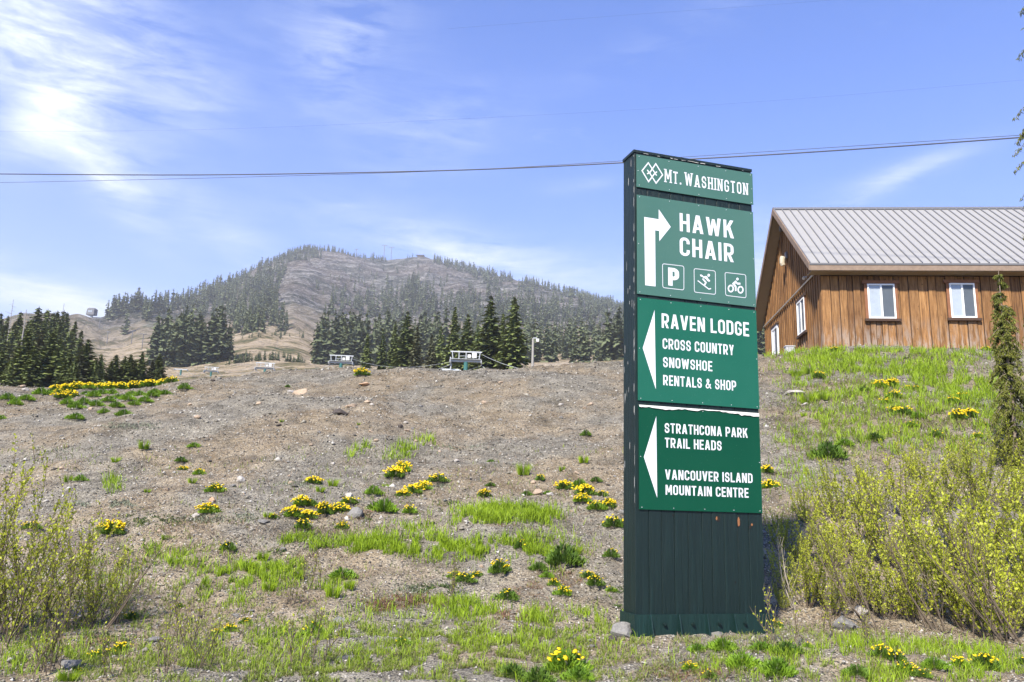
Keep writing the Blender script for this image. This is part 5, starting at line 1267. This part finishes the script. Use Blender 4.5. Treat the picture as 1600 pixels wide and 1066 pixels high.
FL = [(489, 757, 28, 'm'), (618, 748, 40, 'm'), (630, 738, 30, 'm'), (684, 754, 30, 's'), (630, 774, 24, 'm'), (646, 772, 28, 'm'), (661, 768, 28, 'm'), (757, 777, 28, 'm'), (457, 808, 36, 'm'), (482, 812, 32, 'm'), (507, 806, 36, 'm'), (531, 800, 30, 'm'), (546, 790, 26, 's'), (428, 812, 18, 's'), (474, 830, 30, 's'), (535, 827, 26, 's'), (640, 804, 26, 's'), (470, 795, 30, 'm'),
      (844, 753, 20, 's'), (881, 766, 30, 'm'), (914, 775, 30, 'm'), (910, 787, 28, 'm'), (941, 775, 24, 's'), (932, 798, 34, 's'), (951, 794, 26, 'm'), (959, 826, 42, 's'), (813, 860, 26, 'f'), (781, 898, 42, 's'), (712, 900, 24, 's'), (726, 910, 32, 's'), (745, 902, 20, 's'), (793, 940, 38, 'f'), (866, 915, 26, 's'), (880, 930, 30, 's'), (918, 905, 28, 's'), (930, 920, 34, 's'), (955, 925, 20, 'f'), (955, 872, 26, 'f'), (628, 1010, 30, 'f'), (884, 1050, 62, 's'), (492, 990, 38, 'f'),
      (337, 769, 30, 's'), (326, 804, 36, 'm'), (175, 838, 40, 'm'), (160, 830, 24, 's'), (287, 732, 16, 'm'), (311, 743, 22, 's'), (357, 862, 28, 'f'), (280, 950, 14, 'f'), (207, 968, 28, 'f'), (190, 1016, 30, 's'), (152, 1026, 30, 's'), (172, 1022, 20, 's'), (360, 988, 26, 's'), (338, 995, 20, 's'), (384, 975, 18, 's'), (122, 1054, 16, 'f'), (50, 830, 30, 's'), (565, 588, 26, 'm'),
      (1279, 592, 24, 's'), (1375, 606, 24, 'm'), (1393, 606, 28, 'm'), (1418, 609, 22, 's'), (1432, 609, 18, 's'), (1398, 623, 30, 's'), (1384, 632, 22, 's'), (1412, 649, 34, 's'), (1398, 645, 22, 's'), (1488, 632, 26, 's'), (1502, 625, 24, 's'), (1497, 657, 30, 'm'), (1516, 657, 28, 'm'), (1424, 670, 22, 'f'), (1199, 742, 24, 'm'), (1203, 764, 28, 'm'), (1305, 551, 22, 's'), (1541, 549, 18, 's'), (1527, 684, 20, 's'), (1462, 684, 24, 'f'), (1540, 667, 18, 'f'),
      (1211, 985, 22, 's'), (1262, 1017, 16, 'f'), (1377, 1030, 34, 's'), (1400, 1040, 34, 's'), (1415, 1054, 36, 's'), (1440, 1062, 30, 'f'), (1540, 1048, 46, 's'), (1500, 1046, 30, 's'), (1504, 1016, 18, 'f'), (1600, 1040, 24, 'f'), (1078, 1052, 30, 's'), (1110, 1062, 26, 'f'),
      (88, 612, 24, 'm'), (104, 611, 22, 'm'), (120, 611, 26, 'm'), (140, 609, 22, 'm'), (158, 607, 22, 'm'), (172, 607, 24, 'm'), (192, 607, 24, 'm'), (208, 606, 24, 'm'), (226, 604, 22, 's'), (238, 602, 26, 'm'), (254, 601, 22, 'm'), (268, 599, 20, 's'), (98, 624, 26, 'm'), (110, 620, 24, 'm'), (92, 618, 20, 's')]
GC = [(12, 627, 28), (25, 632, 26), (41, 626, 24), (64, 619, 30), (78, 618, 22), (88, 615, 22), (105, 633, 26), (119, 641, 26), (119, 656, 30), (131, 631, 26), (150, 637, 26), (163, 645, 22), (147, 621, 24), (170, 629, 24), (182, 638, 24), (194, 648, 30), (200, 627, 28), (210, 634, 22), (226, 630, 26), (219, 619, 24), (242, 615, 22), (258, 617, 24), (288, 610, 26), (3, 655, 18), (187, 621, 26), (206, 617, 24), (160, 618, 24), (135, 618, 24), (236, 622, 22), (176, 615, 24),
      (304, 700, 26), (125, 754, 24), (283, 724, 22), (583, 776, 32), (600, 800, 52), (482, 796, 36), (916, 683, 20), (767, 723, 13), (767, 760, 20), (906, 762, 34), (931, 755, 22), (856, 773, 16), (823, 776, 20), (880, 884, 66), (842, 895, 34), (855, 905, 26), (1366, 690, 34), (1295, 716, 62), (1350, 612, 24), (535, 905, 42), (1434, 656, 26), (1320, 700, 30), (450, 605, 12), (1130, 1020, 50), (1190, 1018, 46), (1230, 1025, 44), (1160, 1045, 60), (1215, 1058, 60), (1090, 1018, 36), (800, 1060, 50), (840, 1066, 50), (905, 1064, 50), (1340, 1062, 46), (1460, 1048, 40)]
GT = [(224, 704, 24), (180, 724, 18), (106, 752, 20), (106, 1066, 40), (300, 757, 18), (257, 848, 16), (818, 745, 30), (912, 724, 26), (878, 738, 14), (1262, 630, 40), (1285, 628, 30), (1256, 652, 14), (1245, 588, 26), (1265, 586, 26), (560, 668, 8), (602, 762, 16), (520, 760, 22), (500, 772, 18), (418, 812, 20), (440, 660, 10), (740, 868, 30), (900, 870, 26), (270, 885, 22), (410, 880, 28), (385, 895, 30), (465, 905, 28), (420, 925, 30), (520, 935, 34), (545, 925, 26), (230, 770, 14), (410, 1010, 20)]
def region(px, py):
    if px < 300 and py < 665: return 'upper left rim'
    if px > 1190 and py < 680: return 'slope below the building'
    if px > 1190 and py < 800: return 'slope beside the sign'
    if px > 1190: return 'turf below the thicket'
    if px > 1040 and py > 1000: return 'turf before the sign'
    if px < 405 and py > 665: return 'gravel above the willow' if py < 870 else 'turf beside the willow'
    if py > 960: return 'foreground turf'
    if px > 800 and py < 850: return 'gravel beside the sign'
    if px > 690 and py >= 850: return 'soil below the grass'
    if py < 720: return 'upper bare bank'
    if px < 600: return 'cluster around the boulder'
    return 'soil above the grass'
def rowed(L, kind):
    by = {}
    for e in L: by.setdefault(region(e[0], e[1]), []).append(e)
    out = []
    for rg, es in by.items():
        es.sort(key=lambda e: e[0])
        for i, e in enumerate(es):
            pos = 'only one' if len(es) == 1 else (ORD[i] + ' from the left')
            out.append((e, f'{kind(e)}, {pos} on the {rg}' if not rg.startswith('cluster') else f'{kind(e)}, {pos} in the {rg}', rg))
    return out
def sz(w): return 'tiny' if w < 17 else 'small' if w < 25 else 'medium' if w < 35 else 'large'
def seat(px, py, w):
    P = g1(px, py); return P, w / F * P.y * 0.5
for (e, lb, rg) in rowed(FL, lambda e: {'m': 'yellow covered clump', 's': 'green clump with scattered yellow flowers', 'f': 'leafy clump with few yellow flowers'}[e[3]]):
    px, py, w, k = e; P, r = seat(px, py, w); r *= 1.12
    t = empty('flowering_plant', P, random.uniform(0, 6.28), (r * random.uniform(.85, 1.3), r * random.uniform(.8, 1.1), r * random.uniform(.9, 1.25))); tag(t, lb, 'flowering plant', 'yellow flowering clumps on the bank')
    link('foliage', random.choice(cush_lime if random.random() < .3 else cush), None, t)
    link('blossoms', random.choice({'m': bloom_many, 's': bloom_some, 'f': bloom_few}[k]), None, t)
for (e, lb, rg) in rowed(GC, lambda e: f'{sz(e[2])} green leafy cushion'):
    px, py, w = e; P, r = seat(px, py, w); r *= 1.1
    t = empty('leafy_plant', P, random.uniform(0, 6.28), (r * random.uniform(.9, 1.2), r, r * random.uniform(.85, 1.15))); tag(t, lb, 'plant', 'green leafy cushions on the bank')
    link('foliage', random.choice(cush_lime if (py < 665 and px < 300) or random.random() < .5 else cush), None, t)
for (e, lb, rg) in rowed(GT, lambda e: f'{sz(e[2])} upright grass tuft'):
    px, py, w = e; P, r = seat(px, py, w)
    t = link('grass_tuft', random.choice(tufts)); t.location = P; t.scale = (r * 1.2, r, r * random.uniform(.9, 1.3)); t.rotation_euler = (0, 0, random.uniform(0, 6.28)); tag(t, lb, 'grass tuft', 'grass tufts on the bank')
# stones worth naming
def rock_mesh(seed, flat=.6, sub=3):
    bm = bmesh.new(); bmesh.ops.create_icosphere(bm, subdivisions=sub, radius=1.0); r = np.random.default_rng(seed)
    planes = [(Vector(r.normal(size=3)).normalized(), r.uniform(.5, .85)) for _ in range(11)]
    for v in bm.verts:
        for n_, d_ in planes:
            k = v.co.dot(n_) - d_
            if k > 0: v.co -= n_ * k
        v.co *= 1 + .22 * mnoise.noise(v.co * 1.7 + Vector((seed, 0, 0))) + .04 * mnoise.noise(v.co * 5 + Vector((0, seed, 0)))
        v.co.z *= flat
    me = bpy.data.meshes.new('rock'); bm.to_mesh(me); bm.free(); return me
RK = [(468, 618, 26, 'rock_tan', .75, 'large tan boulder on the upper bare bank beside a green sprig'), (454, 613, 12, 'rock_pale', .6, 'small pale stone just left of the large tan boulder'), (533, 648, 27, 'rock_dark', .6, 'dark brown rock in the middle of the upper bank'), (548, 636, 18, 'rock_tan', .5, 'tan rock leaning behind the dark brown rock'),
      (571, 602, 24, 'rock_orange', .35, 'flat orange stone below the lone flowering clump on the rim'), (757, 631, 14, 'rock_tan', .6, 'small tan stone alone on the upper bank'), (574, 632, 11, 'rock_tan', .6, 'little tan stone right of the dark brown rock'), (582, 634, 9, 'rock_pale', .6, 'tiny pale stone beside the little tan stone'), (626, 669, 9, 'rock_dark', 1.0, 'small black stone in a group of three on the bank'), (636, 675, 12, 'rock_tan', .6, 'tan stone in a group of three on the bank'), (645, 671, 8, 'rock_grey', .7, 'grey stone in a group of three on the bank'),
      (376, 752, 17, 'rock_pale', .7, 'pale pointed stone on bare gravel above the left flowers'), (305, 808, 13, 'rock_pale', .7, 'pale stone touching the yellow clump on the left'), (331, 786, 10, 'rock_orange', 1.4, 'upright orange stone behind the yellow clump on the left'), (553, 808, 26, 'rock_grey', .8, 'pale grey boulder beside the yellow flower cluster'), (545, 782, 18, 'rock_pale', .9, 'cream boulder among the yellow flowers'), (840, 775, 18, 'rock_tan', .9, 'pointed tan stone between green tufts'),
      (529, 976, 26, 'rock_grey', .7, 'grey stone beside a green clump in the lower turf'), (661, 989, 11, 'rock_dark', .9, 'small black stone in the foreground turf'), (235, 1007, 26, 'rock_grey', .5, 'flat grey stone in turf by the left-hand willow'), (370, 966, 16, 'rock_grey', .4, 'blue grey slab by the small foreground flowers'), (391, 957, 12, 'rock_grey', .4, 'blue grey chip above the small foreground flowers'),
      (974, 1000, 38, 'rock_grey', .8, 'rough grey rock against the left corner of the sign base'), (958, 1006, 20, 'rock_dark', .7, 'dark rock beside the rough grey rock at the sign base'), (1040, 994, 12, 'rock_pale', .7, 'white stone in front of the sign base'), (1095, 991, 14, 'rock_grey', .7, 'small grey stone at the third gusset of the sign base'), (1122, 996, 26, 'rock_grey', .5, 'flat greenish rock in front of the sign base'), (1144, 990, 22, 'rock_grey', .9, 'rounded grey rock leaning on the sign base'), (1060, 992, 9, 'rock_tan', .7, 'small tan stone between the first gussets of the sign base'), (1012, 998, 14, 'rock_grey', .6, 'grey stone right of the rough rock at the sign base'), (1168, 992, 12, 'rock_tan', .7, 'small tan stone below the last gusset of the sign base'), (1195, 986, 20, 'rock_orange', 1.0, 'orange pointed rock at the right corner of the sign base'),
      (1322, 985, 40, 'rock_grey', .8, 'large grey boulder under the right-hand willows'), (1348, 962, 26, 'rock_pale', .8, 'whitish boulder half hidden under the right-hand willows'), (1222, 940, 22, 'rock_grey', .6, 'grey rock in shade right of the sign'), (1247, 618, 32, 'rock_pale', .5, 'broad pale rock on the slope below the building'), (1259, 634, 12, 'rock_pale', .6, 'small pale rock below the broad pale rock'), (1278, 612, 8, 'rock_pale', .6, 'tiny pale rock right of the broad pale rock'), (820, 1008, 12, 'rock_pale', .4, 'flat pale chip in the foreground turf'), (924, 1012, 14, 'rock_grey', .4, 'flat grey stone left of the rough rock'), (108, 1048, 34, 'rock_grey', .5, 'blue grey slab in the lower left turf'), (975, 806, 20, 'rock_grey', .5, 'grey stone at the left edge of the sign'), (410, 822, 20, 'rock_grey', .4, 'flat grey stone left of the yellow cluster')]
rm = {}
for i, (px, py, w, mt, fl, lb) in enumerate(RK):
    P, r = seat(px, py, w); me = rock_mesh(i * 3 + 1, 1.0, 3)
    o = link('rock', me, M[mt]); o.scale = (r * 1.15, r * .95, r * fl); o.location = P + Vector((0, r * .3, r * fl * .35)); o.rotation_euler = (random.uniform(-.2, .2), random.uniform(-.2, .2), random.uniform(0, 6.28)); tag(o, lb, 'rock', 'rocks on the bank')
# scattered middling stones
for i in range(8): rm[i] = mk(rock_mesh(900 + i, 1.0, 2), M[['rock_grey', 'rock_tan', 'rock_pale', 'rock_grey', 'rock_tan', 'rock_dark', 'rock_tan', 'rock_grey'][i]])
for i in range(110):
    px = random.uniform(20, 1180); py = 590 + 330 * random.random() ** 1.2
    if 970 < px < 1200: continue
    P, r = seat(px, py, random.uniform(4.5, 11))
    o = link('rock', rm[i % 8]); o.scale = (r * 1.2, r, r * .7); o.location = P + Vector((0, 0, r * .2)); o.rotation_euler = (0, 0, random.uniform(0, 6.28)); tag(o, ['grey', 'tan', 'cream', 'grey', 'tan', 'dark', 'tan', 'grey'][i % 8] + ' fist sized stone lying loose on the bare bank', 'rock', 'small loose stones on the bank')

# ------------------------------------------------------------------ willow shrubs
def willow(seed, h, n_st, spread, leaf_n, bare_low=.25, leaf=.026, lean=(0, 0), r0=.008):
    r = random.Random(seed); mb = MB(); L = []
    for s in range(n_st):
        a = r.uniform(0, 6.28); q = r.uniform(.0, .16); p = Vector((math.cos(a) * q, math.sin(a) * q, -.05))
        out = r.uniform(.1, 1) * spread; d = Vector((math.cos(a) * out + lean[0], math.sin(a) * out + lean[1], 1)).normalized(); ln = h * r.uniform(.55, 1.08); n = 9; pts = [p.copy()]
        for i in range(n):
            d = (d + Vector((r.uniform(-.16, .16), r.uniform(-.16, .16), .06))).normalized(); p = p + d * (ln / n); pts.append(p.copy())
        mb.tube(pts, r0 * r.uniform(.6, 1.2), .0018, 4, 0, False)
        for i in range(2, n + 1):
            for b in range(r.choice([1, 2, 2])):
                f = i / n
                aa = r.uniform(0, 6.28); dd = (d + Vector((math.cos(aa), math.sin(aa), .5)) * .8).normalized(); tl = h * r.uniform(.08, .26) * (1.15 - f * .6); q0 = pts[i].lerp(pts[i - 1], r.random())
                tp = [q0, q0 + dd * tl * .5 + Vector((0, 0, .01)), q0 + dd * tl + Vector((0, 0, .03))]
                mb.tube(tp, .0028, .0012, 3, 0, False)
                for k in range(leaf_n):
                    t = r.random(); L.append((tp[0].lerp(tp[2], t), dd))
            if i / n > bare_low:
                for k in range(leaf_n): t = r.random(); L.append((pts[i - 1].lerp(pts[i], t), d))
    V = []; Q = []; T = []
    for p, dd in L:
        if p.z < bare_low * h * r.uniform(.3, 1.2): continue
        o = (dd * .6 + Vector((r.uniform(-1, 1), r.uniform(-1, 1), r.uniform(-.3, 1)))).normalized(); l = leaf * r.uniform(.6, 1.4); w = o.orthogonal().normalized(); w.rotate(Matrix.Rotation(r.uniform(0, 6.28), 3, o)); w = w * l * .30
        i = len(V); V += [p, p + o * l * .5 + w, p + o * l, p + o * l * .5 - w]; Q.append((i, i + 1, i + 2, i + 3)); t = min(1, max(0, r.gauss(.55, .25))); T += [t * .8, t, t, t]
    stem = mb.mesh('branches'); fol = mesh_np('foliage', [tuple(v) for v in V], [np.array(Q)], tint=T)
    return stem, fol
def put_willow(pair, px, py, sc, label, grp, twig='twig', rz=None, P=None):
    P = g1(px, py) if P is None else P
    t = empty('willow_shrub', P, random.uniform(0, 6.28) if rz is None else rz, sc); tag(t, label, 'shrub', grp)
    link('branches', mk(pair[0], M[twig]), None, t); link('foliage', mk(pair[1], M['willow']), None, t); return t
WV = [willow(500 + i, 1.15, 15, .95, 8, .05, .032) for i in range(5)]
WP = [(1232, 925, .62), (1262, 950, .62), (1300, 960, .75), (1345, 950, .85), (1385, 968, .95), (1430, 975, 1.0), (1475, 970, 1.05), (1520, 985, 1.1), (1562, 1000, 1.15), (1605, 990, 1.2), (1650, 990, 1.2),
      (1250, 880, .62), (1300, 890, .8), (1350, 885, .95), (1400, 890, 1.05), (1455, 895, 1.1), (1510, 900, 1.15), (1560, 905, 1.2), (1620, 905, 1.25),
      (1262, 820, .6), (1310, 815, .75), (1362, 810, .9), (1415, 805, 1.0), (1470, 800, 1.05), (1525, 800, 1.1), (1580, 800, 1.1), (1640, 800, 1.1),
      (1350, 760, .5), (1430, 750, .6), (1500, 740, .7), (1580, 735, .8), (1220, 860, .45), (1225, 960, .4)]
WP.sort(key=lambda e: e[0])
rows_n = lambda py: 'front row' if py > 915 else 'second row' if py > 860 else 'third row' if py > 780 else 'rear row'
cnt = {}
for i, (px, py, sc) in enumerate(WP):
    rn = rows_n(py); k = cnt.get(rn, 0); cnt[rn] = k + 1
    put_willow(WV[i % 5], px, py, sc * random.uniform(.68, 1.02), f'yellow green willow shrub in the {rn} of the thicket, {ORD[k]} from the sign', 'willow shrubs of the right-hand thicket')
# bare leaning stems in front of the thicket
def bare(px, py, H, lean, label, seed, mat='twig', n=5):
    s, f = willow(seed, H, n, .25, 1, .6, .024, lean, .011)
    P = g1(px, py); t = empty('leaning_willow', P); tag(t, label, 'shrub', 'leaning bare stems before the thicket'); link('branches', mk(s, M[mat]), None, t); link('foliage', mk(f, M['willow']), None, t)
bare(1595, 1010, 1.9, (-.75, 0), 'dark multi-stemmed willow leaning left at the right edge', 611, n=6)
bare(1372, 985, 1.5, (-.75, .1), 'thin bare willow stems leaning left behind the large grey boulder', 612, n=3)
bare(1470, 990, 1.3, (-.5, 0), 'bare willow stems leaning left in the middle of the thicket', 613, n=4)
bare(1245, 960, .9, (-.4, 0), 'short bare twigs right of the sign base', 614, 'twig_pale', n=3)
bare(1540, 1000, 1.4, (.1, 0), 'upright thin stems before the thicket near the right edge', 615, n=3)
LW = [willow(700 + i, 1.45, 11, .80, 8, .05, .027) for i in range(3)]
LP = [(-70, 1000, 1.15), (-20, 1010, 1.05), (20, 985, 1.0), (62, 990, .9), (108, 985, .82), (150, 980, .62), (185, 975, .38)]
LP.sort()
for i, (px, py, sc) in enumerate(LP):
    put_willow(LW[i % 3], px, py, sc, f'sparse yellow green willow at the left edge, {ORD[i]} from the left', 'willows at the left edge')
s, f = willow(720, 1.0, 2, .15, 1, .9, .02, (1.0, .3), .010); P = g1(158, 985)
t = empty('leaning_willow', P); tag(t, 'single dark branch arching right from the left-hand willows', 'shrub'); link('branches', mk(s, M['twig']), None, t); link('foliage', mk(f, M['willow']), None, t)
# small upright sprigs in the lower turf
sp_ = [willow(740 + i, .55, 4, .3, 2, .2, .020, (0, 0), .004) for i in range(3)]
for i, (px, py) in enumerate(sorted([(300, 1010), (310, 1050), (470, 1040), (85, 1060), (245, 1060), (480, 930), (700, 935), (1345, 1010), (1310, 1000), (1232, 1010), (60, 1055), (180, 1062), (460, 950), (120, 900)])):
    put_willow(sp_[i % 3], px, py, random.uniform(.7, 1.1), f'thin leafy sprig in the foreground turf, {ORD[i]} from the left edge', 'thin sprigs in the foreground turf')

# ------------------------------------------------------------------ drooping cedars at the right edge
def cedar(seed, H, rad, levels, nb, droop=1.0, lo=.05):
    r = random.Random(seed); mb = MB(); V = []; Q = []; T = []
    tr = [Vector((.10 * math.sin(z * 5 + seed) * H * .12 * (1 - z), .0, z * H)) for z in np.linspace(-.05, 1, 14)]
    mb.tube(tr, .035 * H / 3, .005, 7)
    for L in range(levels):
        f = lo + (1 - lo) * (L + r.random() * .6) / levels; i = min(12, int(f * 13)); p0 = tr[i].lerp(tr[i + 1], f * 13 - i)
        for b in range(nb if f < .85 else 3):
            a = r.uniform(0, 6.28); ln = rad * (1 - f) ** .65 * r.uniform(.55, 1.15) + .05 * H / 3; d = Vector((math.cos(a), math.sin(a), .25)); p = p0.copy(); pts = [p.copy()]
            n = 6
            for k in range(n): d = (d + Vector((0, 0, -.28 * droop))).normalized(); p = p + d * ln / n; pts.append(p.copy())
            mb.tube(pts, .007, .002, 3, 0, False)
            for k in range(1, n + 1):
                for s in range(22):
                    q0 = pts[k - 1].lerp(pts[k], r.random()); side = Vector((r.uniform(-1, 1), r.uniform(-1, 1), r.uniform(-2.2, -.2))).normalized(); l = r.uniform(.03, .085); w = side.cross(Vector((r.uniform(-1, 1), r.uniform(-1, 1), .1))).normalized() * l * .13
                    q0 = q0 + Vector((r.uniform(-.03, .03), r.uniform(-.03, .03), 0)); j = len(V)
                    V += [q0, q0 + side * l * .45 + w, q0 + side * l, q0 + side * l * .5 - w]; Q.append((j, j + 1, j + 2, j + 3)); t = min(1, max(0, .2 + .55 * (k / n) * (ln / rad) ** .3 + r.gauss(0, .2))); T += [t * .7, t, t, t]  # tint falls towards the trunk: shade inside the crown painted into the sprays
    return mb.mesh('trunk'), mesh_np('crown', [tuple(v) for v in V], [np.array(Q)], tint=T)
def put_cedar(pr, P, label, rz=0):
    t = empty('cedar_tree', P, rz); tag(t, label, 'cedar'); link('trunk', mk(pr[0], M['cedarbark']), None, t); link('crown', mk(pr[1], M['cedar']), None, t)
P = g1(1590, 735); Hc = at(1573, 424, P.y).z - P.z
put_cedar(cedar(31, Hc, .62, 26, 8, 1.35), P, 'drooping young cedar at the right edge, its tip below the eave')
P = g1(1712, 800); Hc = at(1712, -60, P.y).z - P.z
put_cedar(cedar(37, Hc, 1.0, 34, 7, .85, .12), P, 'tall cedar mostly beyond the right edge, sprays hanging over the roof')
